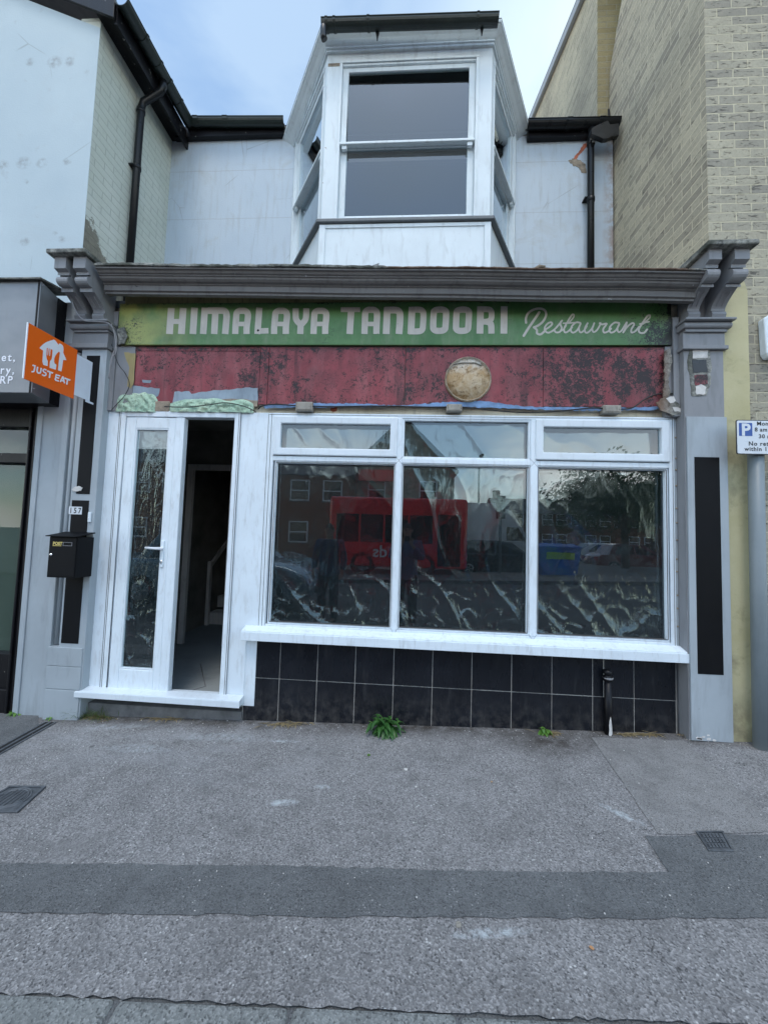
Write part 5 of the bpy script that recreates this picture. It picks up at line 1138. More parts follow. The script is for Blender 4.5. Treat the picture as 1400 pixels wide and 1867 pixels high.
for z in (5.95, 5.3): mb.lathe((XL+.052,yd-.012,z), [(.036,0),(.043,.004),(.043,.04),(.036,.044)], 16)
mb.box(XL, XL+.05, yd-.07, yd+.05, 5.31, 5.325); part('downpipe', mb, M['gutter'], LB)

# ---- the black shopfront below it
SF = thing('black_shopfront', (-4.4, 0, gz(-4.4)), 'neighbouring black timber shopfront with a pale sheet added behind its glass as its reflection', 'shopfront')
xr = ux(66, 1000, .05)
mb = MB(); mb.box(xr-.105, xr, .0, .15, -.2, 2.5); mb.box(xr-.09, xr-.07, -.02, .0, -.2, 2.5); mb.box(xr-.045, xr-.02, -.015, .0, -.2, 2.5); mb.box(-6, xr-.105, .03, .15, -.2, .38); mb.box(-6, xr-.105, .03, .15, 2.30, 2.6); mb.box(-6, xr-.105, .02, .12, 1.985, 2.07); mb.box(-6,xr-.105,.0,.03,-.2,.10)
part('timber_frame', mb, M['blackwood'], SF, bevel=.006)
mb = MB(); mb.box(-6, xr-.105, .085, .09, .38, 1.985); mb.box(-6, xr-.105, .085, .09, 2.07, 2.30); part('window_pane', mb, M['glass_shop'], SF)
mb = MB(); mb.box(-6, xr-.11, .105, .115, .38, 1.985); part('reflection_sheet', mb, M['reflection_sheet'], SF); mb = MB(); mb.box(-6, xr-.1, .28, .30, .2, 2.6); part('dark_room', mb, M['intwall'], SF)  # pale sheet added behind the glass, standing in for its reflection
mb = MB(); mb.box(xr-.18, xr-.1, .09, .28, .2, 2.6); part('side_reveal', mb, M['intwall'], SF)
# pale grey wall strip between the two shopfronts
PW = thing('party_pier', (-2.93,0,gz(-2.9)), 'narrow pale grey party pier with a pipe between the black shopfront and the restaurant', 'pier')
mb = MB(); mb.box(xr+.0005, -2.852, -.03, .17, -.2, 3.38); part('pier_body', mb, M['greylight'], PW, bevel=.006)
mb = MB(); mb.box(-2.905,-2.8525,-.052,-.0305,-.1,3.30); part('edge_board', mb, M['greylight'], PW, bevel=.004)
mb = MB(); mb.box(xr+.002, xr+.05,-.042,-.0305,-.1,3.30); part('edge_board', mb, M['greylight'], PW, bevel=.004)
# sign box
SB = thing('sign_box', (-4.2,-.2,2.45), 'grey metal box sign with white address lettering over the black shopfront', 'sign box')
fx = ux(68, 600, -.36); bx = ux(101, 600, -.12); z0_, z1_ = uz(56,716,-.36), uz(70,512,-.36)
mb = MB(); mb.hexa([(-6,-.36,z0_),(fx,-.36,z0_),(bx,-.12,z0_-.0),(-6,-.12,z0_),(-6,-.36,z1_),(fx,-.36,z1_),(bx,-.12,z1_+.02),(-6,-.12,z1_+.02)]); part('box_body', mb, M['signmetal'], SB, bevel=.004)
mb = MB(); mb.box(fx-.022, fx-.010, -.3635, -.3605, z0_, z1_); part('shadow_gap', mb, M['darkgap'], SB)
mb = MB(); mb.hexa([(-6,-.39,z1_+.0005),(fx+.02,-.39,z1_+.0005),(bx+.03,-.02,z1_+.10),(-6,-.02,z1_+.10),(-6,-.39,z1_+.012),(fx+.02,-.39,z1_+.012),(bx+.03,-.02,z1_+.115),(-6,-.02,z1_+.115)]); part('top_flashing', mb, M['crust'], SB)
mb = MB(); mb.box(-6, bx+.0, -.12, .0, z0_, z1_+.02); part('back_board', mb, M['blackwood'], SB)
mb = MB()
for (px, py) in ((79,520),(62,708)):
    c_ = U(px, py, Y=-.363); mb.lathe((c_.x if px < 70 else fx+.02, c_.y, c_.z), [(.006,0),(0,-.003)], 8, 'y')
part('rivet', mb, M['iron'], SB)
for s_, (px, py), sz in (('et,', (2,658), .088), ('ry,', (0,681), .088), ('RP', (-1,699), .084)):
    o_ = U(px, py, Y=-.3612); text_part('lettering', s_, M['logowhite'], SB, o_, (1,0,0), (0,0,1), sz, .0008, spacing=1.28, bold=.0012)

# ================================================================ right neighbour of stock brick
YRF = -.055; XR = 2.268
BB = thing('brick_building', (4.6,1.0,0), 'tall grey stock brick building with a gable behind the restaurant roof', 'building')
mb = MB(); mb.box(XR, 8, YRF, YRF+.2, -.3, 9.5); part('front_wall', mb, M['brick_front'], BB)
# side wall runs back to the restaurant's upper wall and beyond; its far upper corner is cut back
ya, yb = YRF+.001, YW+.12
mb = MB(); mb.prism([(XR-.001,ya,2.5),(XR-.001,yb,2.5),(XR-.001,yb,6.62),(XR-.001,yb-.02,7.1),(XR-.001,1.08,7.75),(XR-.001,.95,9.5),(XR-.001,ya,9.5)], (.2,0,0)); part('side_wall', mb, M['brick_side'], BB)
mb = MB(); mb.box(XR-.122, XR+.5, yb+.012, yb+.028, 5.8, 9.5); part('chimney_face', mb, M['brick_buff'], BB)
XV = XR-.125; v0, v1 = U(966,232,X=XV), U(1066,-4,X=XV)
sl_ = (v1.z-v0.z)/(v0.y-v1.y)
top = 9.9; mb = MB(); mb.prism([(XV,yb+.02,5.8),(XV,v0.y+1.5,5.8),(XV,v0.y+1.5,v0.z),(XV,v0.y,v0.z+0),(XV,v1.y,v1.z),(XV,v1.y-.02,v1.z+.3),(XV,yb+.02,v1.z+.3)], (.12,0,0))
mb = MB(); dirv = (Vector((0,v1.y,v1.z))-Vector((0,v0.y,v0.z))); a3 = Vector((XV,v0.y,v0.z))-dirv*.8*Vector((0,1,1)).length/1.414; b3 = Vector((XV,v1.y,v1.z))+dirv*.3
a3.x = XV; b3.x = XV
lo = min(5.0, a3.z-.5)
pts = [Vector((XV,yb+.03,lo)), Vector((XV,a3.y,lo)), a3, b3, Vector((XV,yb+.02,b3.z))] if b3.y > yb+.02 else [Vector((XV,yb+.03,lo)), Vector((XV,a3.y,lo)), a3, Vector((XV,v1.y,v1.z)), Vector((XV,yb+.02,v1.z+.6))]
mb = MB(); mb.prism(pts, (.1,0,0)); part('gable_wall', mb, M['brick_far'], BB)
dn = (b3-a3).normalized(); up_ = Vector((0,-dn.z,dn.y)); up_ = up_ if up_.z > 0 else -up_
mb = MB(); q = [a3+Vector((-.06,0,0))-up_*.02, b3+Vector((-.06,0,0))-up_*.02, b3+Vector((-.06,0,0))+up_*.09, a3+Vector((-.06,0,0))+up_*.09]; mb.prism(q, (.05,0,0)); part('verge_trim', mb, simple('pale_grey_trim', (.34,.36,.37), .5), BB)
mb = MB(); mb.prism([Vector((XV-.05,p_.y,p_.z)) for p_ in (a3+up_*.091,b3+up_*.091,b3+up_*.14,a3+up_*.14)], (2.5,0,0)); part('roof', mb, M['slate'], BB)
# render strip and pointing edge
mb = MB(); x0_, x1_ = 2.336, 2.508
mb.prism(ragged2([Vector((x0_-.06,YRF-.03,-.1)),Vector((x1_,YRF-.03,-.1)),Vector((x1_+.01,YRF-.03,3.40)),Vector((x1_-.02,YRF-.03,3.50)),Vector((x0_-.06,YRF-.03,3.56))], .12, .003, 2), (0,.0295,0)); part('render_strip', mb, M['yellow'], BB)
mb = MB(); mb.box(x1_+.004, x1_+.12, YRF-.008, YRF-.0005, 2.45, 3.22); 
AL = thing('alarm_box', (2.72,-.06,2.95), 'white alarm box on the brick wall at the right edge, above the parking sign', 'alarm box')
a = U(1392,575,Y=-.11); b = U(1399,650,Y=-.11); mb = MB(); mb.prism([(a.x,-.115,a.z-.02),(a.x+.05,-.115,a.z+.015),(a.x+.30,-.115,a.z+.015),(a.x+.30,-.115,b.z+.0),(a.x+.03,-.115,b.z-.005),(a.x+.01,-.115,b.z+.03)], (0,.0595,0)); part('case', mb, M['pvc'], AL, bevel=.01, seg=3)
# flashing where roof meets brick
mb = MB(); mb.tube([(XR-.01,YW-.06,6.12),(XR-.02,YW-.02,6.22),(XR-.02,YW+.05,6.35),(XR-.015,YW+.1,6.62)], [.02,.018,.014,.01], 6); part('torn_flashing', mb, M['blackwood'], RB)
mb = MB(); pts = [U(px,py,Y=1.10) for px,py in ((1080,232),(1108,219),(1112,226),(1128,224),(1128,246),(1100,252),(1078,243))]; mb.prism(ragged2(pts,.05,.01,3), (0,.05,0)); part('torn_felt', mb, M['blackplastic'], RB)
mb = MB(); mb.prism([(XR-.02,YRF+.3,3.40),(XR-.02,YRF+.05,3.75),(XR-.02,YRF-.2,3.58),(XR-.02,YRF-.15,3.40)], (.018,0,0)); part('mortar_fillet', mb, M['crust'], RB)

# ================================================================ parking sign
PK = thing('parking_sign', (2.62,-.16,gz(2.62)), 'grey post carrying a white parking restriction plate with a blue P', 'parking sign')
pb = G(1385,1352); pxm = U(1385,1352,Y=-.16).x
r_ = .046
mb = MB(); xb = ux(1387,1340,-.16); xt = ux(1378,835,-.16); mb.tube([(xb,-.16,-.05),((xb+xt)/2,-.16,1.1),(xt,-.16,2.34)], r_, 24); part('post', mb, M['galv'], PK)
mb = MB(); mb.lathe((xt,-.16,2.34), [(r_,0),(r_*.9,.01),(0,.016)], 24); part('post_cap', mb, M['galv'], PK)
yP = -.225
c0 = U(1341,765,Y=yP); c1 = U(1343,828,Y=yP); W_ = .40; H_ = c0.z-c1.z
x0_ = (c0.x+c1.x)/2; zb_ = c1.z
def rrect(x0, x1, z0, z1, r, n=5):
    P = []
    for cx_, cz2, a0_ in ((x1-r,z0+r,-pi/2),(x1-r,z1-r,0),(x0+r,z1-r,pi/2),(x0+r,z0+r,pi)):
        for k in range(n+1): a_ = a0_+pi/2*k/n; P.append((cx_+r*cos(a_), cz2+r*sin(a_)))
    return P
mb = MB(); mb.prism([(x, yP, z) for x, z in rrect(x0_, x0_+W_, zb_, zb_+H_, .014)], (0,.004,0)); part('plate_backing', mb, M['signblack'], PK)
mb = MB(); mb.prism([(x, yP-.0008, z) for x, z in rrect(x0_+.006, x0_+W_-.006, zb_+.006, zb_+H_-.006, .010)], (0,.0006,0)); part('plate_face', mb, M['signwhite'], PK)
bl0, bl1 = U(1346.5,770.8,Y=yP), U(1371.5,795,Y=yP)
mb = MB(); mb.prism([(x, yP-.0014, z) for x, z in rrect(bl0.x, bl1.x, bl1.z, bl0.z, .004)], (0,.0005,0)); part('blue_square', mb, M['signblue'], PK)
def ptx(s_, px, py, size, mat, bold=.0, sp=1.05, al='LEFT'):
    o_ = U(px, py, Y=yP-.0018); text_part('lettering', s_, mat, PK, o_, (1,0,0), (0,0,1), size, .0003, spacing=sp, bold=bold, align=al)
ptx('P', 1351.5, 793.2, .118, M['signwhite'], .004)
ptx('Mon - Sat', 1379.6, 775.3, .040, M['signblack'], .0008, 1.1); ptx('8 am - 6 pm', 1375.8, 786.3, .040, M['signblack'], .0008, 1.1); ptx('30 mins', 1383, 798.6, .040, M['signblack'], .0008, 1.1)
ptx('No return', 1364.5, 812, .042, M['signblack'], .0008, 1.15); ptx('within 1 hour', 1357.5, 821.5, .040, M['signblack'], .0008, 1.15)
mb = MB(); mb.box(xt-.03, xt+.03, yP+.0045, -.16-r_*.7, zb_+.06, zb_+.085); mb.box(xt-.03, xt+.03, yP+.0045, -.16-r_*.7, zb_+H_-.09, zb_+H_-.065); part('clip', mb, M['galv'], PK)

# ================================================================ plants
def leafstrip(mb, base, d, L, w, droop, seg=7, fold=.25, tip=1.0):
    d = Vector(d).normalized(); side = d.cross(Vector((0,0,1))); side = side.normalized() if side.length > .05 else Vector((1,0,0))
    p = Vector(base); vs = []; dirv = d.copy()
    for i in range(seg+1):
        t = i/seg; ww = w*(sin(pi*min(1, t**.75))**.8 if 0 < t < 1 else .04)*.5
        nrm = side.cross(dirv).normalized()
        vs += [p-side*ww+nrm*ww*fold, p, p+side*ww+nrm*ww*fold]
        dirv = (dirv+Vector((0,0,-droop/seg))).normalized(); p = p+dirv*L/seg
    fs = []
    for i in range(seg): a = i*3; fs += [(a,a+1,a+4,a+3),(a+1,a+2,a+5,a+4)]
    mb.add(vs, fs, True)
def weed(px, py, label, stems, seed, mat='leaf', L=(.10,.16), w=(.035,.05), h=(.10,.20), lean=None, group=None):
    rnd = random.Random(seed); c = G(px, py); c.y = min(c.y, -.02)
    t = thing('weed', (c.x, c.y, gz(c.x)), label, 'weed', group)
    st = MB(); lf = MB(); b = Vector((c.x, c.y, gz(c.x)))
    for s_ in range(stems):
        an = rnd.uniform(pi*.95, 2.05*pi) if lean is None else lean[s_ % len(lean)]+rnd.uniform(-.2,.2); H_ = rnd.uniform(*h); sp_ = rnd.uniform(.25, .7)
        dv = Vector((cos(an)*sp_*1.9, sin(an)*sp_*.6, 1)).normalized(); pts_ = [b, b+dv*H_*.5+Vector((0,0,.01)), b+dv*H_+Vector((cos(an),sin(an)*.5,0))*H_*.25]
        st.tube(pts_, [.004,.003,.002], 6)
        nl = rnd.randint(5, 8)
        for k in range(nl):
            u = .25+.75*k/nl; p_ = pts_[0].lerp(pts_[1], u*2) if u < .5 else pts_[1].lerp(pts_[2], u*2-1)
            aa = k*2.4+rnd.uniform(-.4,.4)+an; 
            leafstrip(lf, p_, (cos(aa), sin(aa)*.9-.25, .35+rnd.uniform(-.2,.3)), rnd.uniform(*L)*(1-.35*u), rnd.uniform(*w)*(1-.3*u), rnd.uniform(.9, 2.1), fold=.3)
    part('stem', st, M['leaf2'], t); part('leaves', lf, M[mat], t, fix=False); return t
weed(704, 1336, 'broad leaved green weed growing against the black tiles under the middle window', 11, 3, L=(.11,.18), w=(.026,.04), h=(.06,.15))
weed(992, 1338, 'tiny bright green seedling at the foot of the tiles near the drain pipe', 3, 8, 'leaf2', L=(.05,.08), w=(.028,.036), h=(.02,.05))
weed(112, 1302, 'low green weed at the foot of the left pilaster', 4, 11, 'leaf2', L=(.07,.11), w=(.035,.05), h=(.02,.06))
weed(36, 1302, 'small green weed in front of the black shopfront', 4, 15, 'leaf2', L=(.05,.08), w=(.02,.03), h=(.02,.05))
def tuft(name, spots, n, L, mat, label, cat, seed, lay=.3, kind='stuff', kind_w=None):
    rnd = random.Random(seed); mb = MB()
    for k in range(n):
        px, py, sx2, sy2 = rnd.choice(spots); c = G(px+rnd.gauss(0, sx2), py+rnd.gauss(0, sy2)); c.y = min(c.y, -.008); c.z = gz(c.x)
        an = rnd.uniform(0, 2*pi); zz = rnd.uniform(lay*.3, lay*2.2); leafstrip(mb, c, (cos(an), -abs(sin(an))*.8, zz), rnd.uniform(*L), rnd.uniform(.0025,.005)*(1.0 if kind_w is None else kind_w), rnd.uniform(.2,1.6), 4, .1)
    o = part(name, mb, mat, None, fix=False); tag(o, label, cat, kind=kind); return o
tuft('grass', [(150,1306,10,3),(185,1310,12,2)], 170, (.06,.16), M['grass'], 'green grass tuft at the left end of the door sill', 'grass', 2, 1.2)
tuft('dead_grass', [(1150,1338,14,1.5),(1175,1336,10,1.5),(185,1308,14,2),(1000,1336,10,1.5),(1245,1330,4,5),(310,1308,16,1.5),(520,1320,20,1.5)], 900, (.03,.10), M['drygrass'], 'dry straw coloured grass and litter along the foot of the shopfront', 'dead grass', 4, .25, kind_w=1.8)
rk = random.Random(31); flk = thing('paint_flakes', (2.2,-.12,gz(2.2)), 'white paint flaking off the foot of the right grey pilaster', 'paint flakes')
for k in range(9):
    cx_ = rk.uniform(2.09,2.31); z_ = gz(2.2)+abs(rk.gauss(.0,.02))+.008; s_ = rk.uniform(.006,.018)
    part('flake', MB().prism([(cx_+cos(a_)*s_*rk.uniform(.6,1.3), -.1062, z_+sin(a_)*s_*.6*rk.uniform(.5,1.2)) for a_ in (0,1,2,3.1,4,5.1)], (0,.0012,0)), M['paper'], flk)
# scraps on the pavement
def scrap(px, py, r_, mat, label, seed, name='paint_chip'):
    rnd = random.Random(seed); c = G(px, py); n = 7; P = [(c.x+cos(2*pi*k/n)*r_*rnd.uniform(.6,1.2), c.y+sin(2*pi*k/n)*r_*rnd.uniform(.6,1.3), gz(c.x)+.002) for k in range(n)]
    mb = MB(); mb.prism(P, (rnd.uniform(-.004,.004), 0, r_*.35)); o = part(name, mb, mat); tag(o, label, 'litter')
scrap(740,1405,.014,M['paper'],'largest white plaster flake on the pavement below the green weed',1); scrap(758,1436,.006,M['paper'],'small white crumb beside the large plaster flake',2)
scrap(835,1688,.013,M['jbox'],'grey stone chip just in front of the dark asphalt strip',3,'stone_chip'); scrap(1080,1731,.008,simple('orange_crumb',(.5,.26,.12),.8),'small orange crumb on the pavement at the lower right',4,'litter_crumb')
scrap(896,1427,.007,simple('tan_leaf',(.4,.26,.14),.8),'small tan dry leaf on the pavement right of the plaster flake',5,'dry_leaf'); scrap(672,1378,.011,M['leaf2'],'pale green leaf lying on the pavement under the weed',6,'fallen_leaf')
mb = MB(); rnd = random.Random(12)
for k in range(260):
    u = rnd.random()
    if u < .5: c = Vector((rnd.uniform(-2.4,2.6), -abs(rnd.gauss(0,.10))-.02, 0))
    else: c = Vector((rnd.uniform(-2.8,2.6), rnd.uniform(-1.7,-.1), 0))
    s_ = rnd.uniform(.0015,.0042); z_ = gz(c.x)+.0045
    P = [(c.x+cos(a_)*s_*rnd.uniform(.6,1.2), c.y+sin(a_)*s_*rnd.uniform(.6,1.2), z_) for a_ in (0,1.2,2.5,3.8,5.1)]; mb.prism(P, (0,0,s_*.6))
o = part('paint_crumbs', mb, M['paper']); tag(o, 'white paint crumbs scattered over the pavement', 'debris', kind='stuff')
# ================================================================ across the road: what the shop window reflects
def mir(px, py, d, Y0=.034):
    p = U(px, py, Y=d); return Vector((p.x, 2*Y0-d, p.z))
RZ = -.075
def wheel(t, x, y, r, w, z=None, nm='wheel'):
    z = r if z is None else z
    mb = MB(); mb.lathe((x, y-w/2, z), [(r*.62,0),(r*.93,0),(r,.02),(r,w-.02),(r*.93,w),(r*.62,w)], 28, 'y'); o = part(nm, mb, M['tyre'], t)
    mb = MB(); s_ = -1 if y < 0 else 1; yy = y-w/2+.01 if s_ < 0 else y+w/2-.01
    mb.lathe((x, yy, z), [(r*.62,0),(r*.6,-.01*s_*-1),(r*.2,.03*-s_),(0,.03*-s_)], 20, 'y')
    for k in range(5):
        a = 2*pi*k/5; mb.tube([(x+cos(a)*r*.12, yy+.012*s_, z+sin(a)*r*.12), (x+cos(a)*r*.6, yy+.004*s_, z+sin(a)*r*.6)], r*.07, 6)
    part('rim', mb, M['rim'], o)
def car(name, mat, label, cat, L=4.2, W=1.74, Hh=1.46, group='cars parked across the road', est=False):
    t = thing(name, (0,0,0), label, cat, group)
    a = L/2
    low = [(-a+.03,.30),(-a,.55),(-a+.05,.78),(-a+.28,.90),(-a+.62,.93),(a-1.22,.93),(a-.55,.86),(a-.14,.70),(a,.50),(a-.02,.30),(a-.45,.20),(-a+.5,.20)]
    secs = []
    for y, sx2, dz in ((-W/2,.97,-.05),(-W/2+.06,.995,.0),(0,1,.02),(W/2-.06,.995,.0),(W/2,.97,-.05)): secs.append([(x*sx2, y, z+(dz if z > .6 else 0)) for x, z in low])
    mb = MB(); mb.loft(secs, smooth=True); part('body', mb, mat, t, bevel=.03, seg=2)
    back = -a+.35 if est else -a+.62
    cab = [(back,.90),(back+.18 if est else back+.32,Hh-.05),(back+.6,Hh),(a-2.1,Hh-.01),(a-1.72,Hh-.08),(a-1.05,.91)]
    secs = []
    for y, k in ((-W/2+.05,0),(-W/2+.20,1),(W/2-.20,1),(W/2-.05,0)): secs.append([(x*(1 if k else 1), y if z < 1 else y, z if (k or z < 1) else z-.03) for x, z in cab])
    secs = [[(x, (-1 if i < 2 else 1)*(W/2-.06-(.20*(z-.9)/.55)) * (1 if i in (0,3) else .98), z) for x, z in cab] for i in (0,3)]
    mb = MB(); mb.loft(secs, smooth=False); part('cabin', mb, mat, t, bevel=.05, seg=3)
    # glass: sides and screens set just proud
    for s_ in (-1, 1):
        mb = MB()
        def q(x, z): return (x, s_*(W/2-.06-(.20*(z-.9)/.55)+.006), z)
        mb.add([q(back+.3,.95),q(back+.48,Hh-.13),q(-.25,Hh-.1),q(-.25,.95)], [(0,1,2,3)]); mb.add([q(-.17,.95),q(-.17,Hh-.1),q(a-2.1,Hh-.1),q(a-1.35,.95)], [(0,1,2,3)]); part('side_window', mb, M['carglass'], t)
        wheel(t, -a+.82, s_*(W/2-.09), .31, .2); wheel(t, a-.85, s_*(W/2-.09), .31, .2)
        mb = MB(); mb.hexa([(a-.30,s_*(W/2-.36),.58),(a-.02,s_*(W/2-.36),.56),(a-.10,s_*(W/2-.02),.58),(a-.42,s_*(W/2-.015),.60),(a-.36,s_*(W/2-.36),.72),(a-.12,s_*(W/2-.36),.69),(a-.2,s_*(W/2-.02),.72),(a-.5,s_*(W/2-.015),.74)]); part('headlight', mb, M['lamp'], t, bevel=.015)
        mb = MB(); mb.box(-a-.005,-a+.12,s_*(W/2-.3),s_*(W/2-.02),.62,.80); part('tail_light', mb, M['redlamp'], t, bevel=.02)
        mb = MB(); mb.box(a-1.45,a-1.28,s_*(W/2-.02),s_*(W/2+.16),.93,1.05); part('wing_mirror', mb, mat, t, bevel=.03)
    wf = W/2-.22
    mb = MB(); mb.add([(a-1.12,-wf,.96),(a-1.12,wf,.96),(a-1.68,wf-.08,Hh-.09),(a-1.68,-wf+.08,Hh-.09)], [(0,1,2,3)]); 
    for i in range(4): mb.v[i] = mb.v[i]+Vector((.03,0,.03))
    part('windscreen', mb, M['carglass'], t)
    mb = MB(); mb.box(a-.06,a+.012,-.45,.45,.32,.5); part('grille', mb, M['blackplastic'], t, bevel=.02); mb = MB(); mb.box(a+.013,a+.02,-.26,.26,.36,.47); part('number_plate', mb, M['signwhite'], t)
    return t
near = car('parked_car', M['carblue'], 'silver blue hatchback parked at the kerb opposite the doorway', 'car')
c = mir(405,1060,5.0); place(near, (c.x, -5.1, RZ), 0.0)
for s_, (px, d, m_, lab, rz) in enumerate([(1150, 17.5, 'carred', 'dark red car parked beyond the tree across the road', 0), (1080, 20.5, 'vanwhite', 'white car parked furthest back across the road', pi), (905, 13.5, 'cardark', 'dark grey estate car parked beside the white lorry', 0)]):
    cc_ = car('parked_car', M[m_], lab, 'car', est=(s_ == 2)); c = mir(px,1020,d); place(cc_, (c.x, c.y, RZ), rz)
# bus
BU = thing('bus', (0,0,0), 'red single decker bus standing across the road', 'bus')
bl = mir(598,1000,11.3); br = mir(852,1000,11.3); Lb = br.x-bl.x; Hb = 2.95; Wb = 2.35
def bxp(nm, x0, x1, y0, y1, z0, z1, mat, bev=0, par=None, label=None): mb = MB(); mb.box(x0,x1,y0,y1,z0,z1); return part(nm, mb, mat, par or BU, bevel=bev, seg=3, label=label)
bxp('body', -Lb/2, Lb/2, 0, -Wb, .35, Hb, M['busred'], .12)
y_ = .006
for k in range(4):
    w_ = (Lb-1.5)/4; x0_ = -Lb/2+.25+k*w_; bxp('side_window', x0_+.03, x0_+w_-.03, y_, -.02, 1.25, 2.3, M['carglass'], .03)
bxp('door', Lb/2-1.1, Lb/2-.25, y_+.002, -.02, .45, 2.35, M['carglass'], .02)
bxp('windscreen', Lb/2-.02, Lb/2+.012, -.15, -Wb+.15, 1.05, 2.45, M['carglass'], .03)
bxp('destination_display', Lb/2-.02, Lb/2+.016, -.4, -Wb+.4, 2.55, 2.8, M['signblack'], .02)
for x_ in (-Lb/2+1.3, Lb/2-1.6):
    wheel(BU, x_, -.13, .46, .26); wheel(BU, x_, -Wb+.13, .46, .26)
for y0_ in (-.3, -Wb+.3): bxp('headlight', Lb/2-.01, Lb/2+.03, y0_-.13, y0_+.13, .65, .85, M['lamp'], .03)
text_part('lettering', 'ds', M['logowhite'], BU, (Lb*.02-.45, y_+.006, .72), (-1,0,0), (0,0,1), .62, .002, bold=.01)
place(BU, ((bl.x+br.x)/2, bl.y, RZ), 0)
# white lorry
LO = thing('box_lorry', (0,0,0), 'white box lorry parked behind the red bus', 'lorry')
def lp(nm, x0, x1, y0, y1, z0, z1, mat, bev=0): return bxp(nm, x0, x1, y0, y1, z0, z1, mat, bev, LO)
lp('cargo_box', -3.2, 1.0, 0, -2.2, .9, 3.25, M['vanwhite'], .03)
mb = MB(); mb.prism([(1.05,-.1,.5),(2.9,-.1,.5),(2.95,-.1,1.1),(2.55,-.1,1.45),(2.0,-.1,2.25),(1.6,-.1,2.9),(1.05,-.1,3.1)], (0,-2.0,0)); part('cab', mb, M['vanwhite'], LO, bevel=.06, seg=3)
mb = MB(); mb.add([(1.35,-.094,1.45),(2.3,-.094,1.45),(1.9,-.094,2.1),(1.35,-.094,2.1)], [(0,1,2,3)]); part('side_window', mb, M['carglass'], LO); lp('headlight', 2.85, 2.97, -.15, -.4, .75, .95, M['lamp'], .02); lp('chassis', -3.0, 1.4, -.3, -1.9, .5, .88, M['blackplastic'])
for x_ in (-2.0, 2.1): wheel(LO, x_, -.25, .42, .24); wheel(LO, x_, -1.95, .42, .24)
c = mir(872,1000,16.0); place(LO, (c.x, c.y, RZ), 0)
# blue container with a lime label
BN = thing('waste_container', (0,0,0), 'blue wheeled waste container with a lime green label', 'waste container')
mb = MB(); mb.hexa([(-.62,-.5,.2),(.62,-.5,.2),(.62,.0,.2),(-.62,.0,.2),(-.75,-.62,1.25),(.75,-.62,1.25),(.75,.1,1.25),(-.75,.1,1.25)]); part('tub', mb, M['binblue'], BN, bevel=.03)
mb = MB(); mb.hexa([(-.78,-.65,1.255),(.78,-.65,1.255),(.78,.13,1.255),(-.78,.13,1.255),(-.72,-.6,1.42),(.72,-.6,1.42),(.76,.1,1.32),(-.76,.1,1.32)]); part('lid', mb, M['binblue'], BN, bevel=.02)
mb = MB(); mb.hexa([(-.5,.068,.85),(.5,.068,.85),(.5,.08,.85),(-.5,.08,.85),(-.5,.094,1.1),(.5,.094,1.1),(.5,.106,1.1),(-.5,.106,1.1)]); part('label_panel', mb, M['lime'], BN)
for x_ in (-.5,.5):
    for y__ in (-.45,-.05): wheel(BN, x_, y__, .1, .05)
c = mir(1020,1040,11.6); place(BN, (c.x, c.y, RZ), 0)
# traffic signal
TS = thing('traffic_light', (0,0,0), 'traffic light on a grey pole across the road', 'traffic light')
mb = MB(); mb.tube([(0,0,0),(0,0,2.5)], .055, 12); part('pole', mb, M['galv'], TS); mb = MB(); mb.box(-.16,.16,-.1,.12,2.3,3.2); part('housing', mb, M['blackplastic'], TS, bevel=.03)
for k in range(3):
    mb = MB(); mb.lathe((0,.121,2.47+k*.28), [(.1,0),(.09,.01),(0,.012)], 14, 'y'); part('lens', mb, M['carglass'], TS)
c = mir(912,960,12.2); place(TS, (c.x, c.y, RZ), 0)
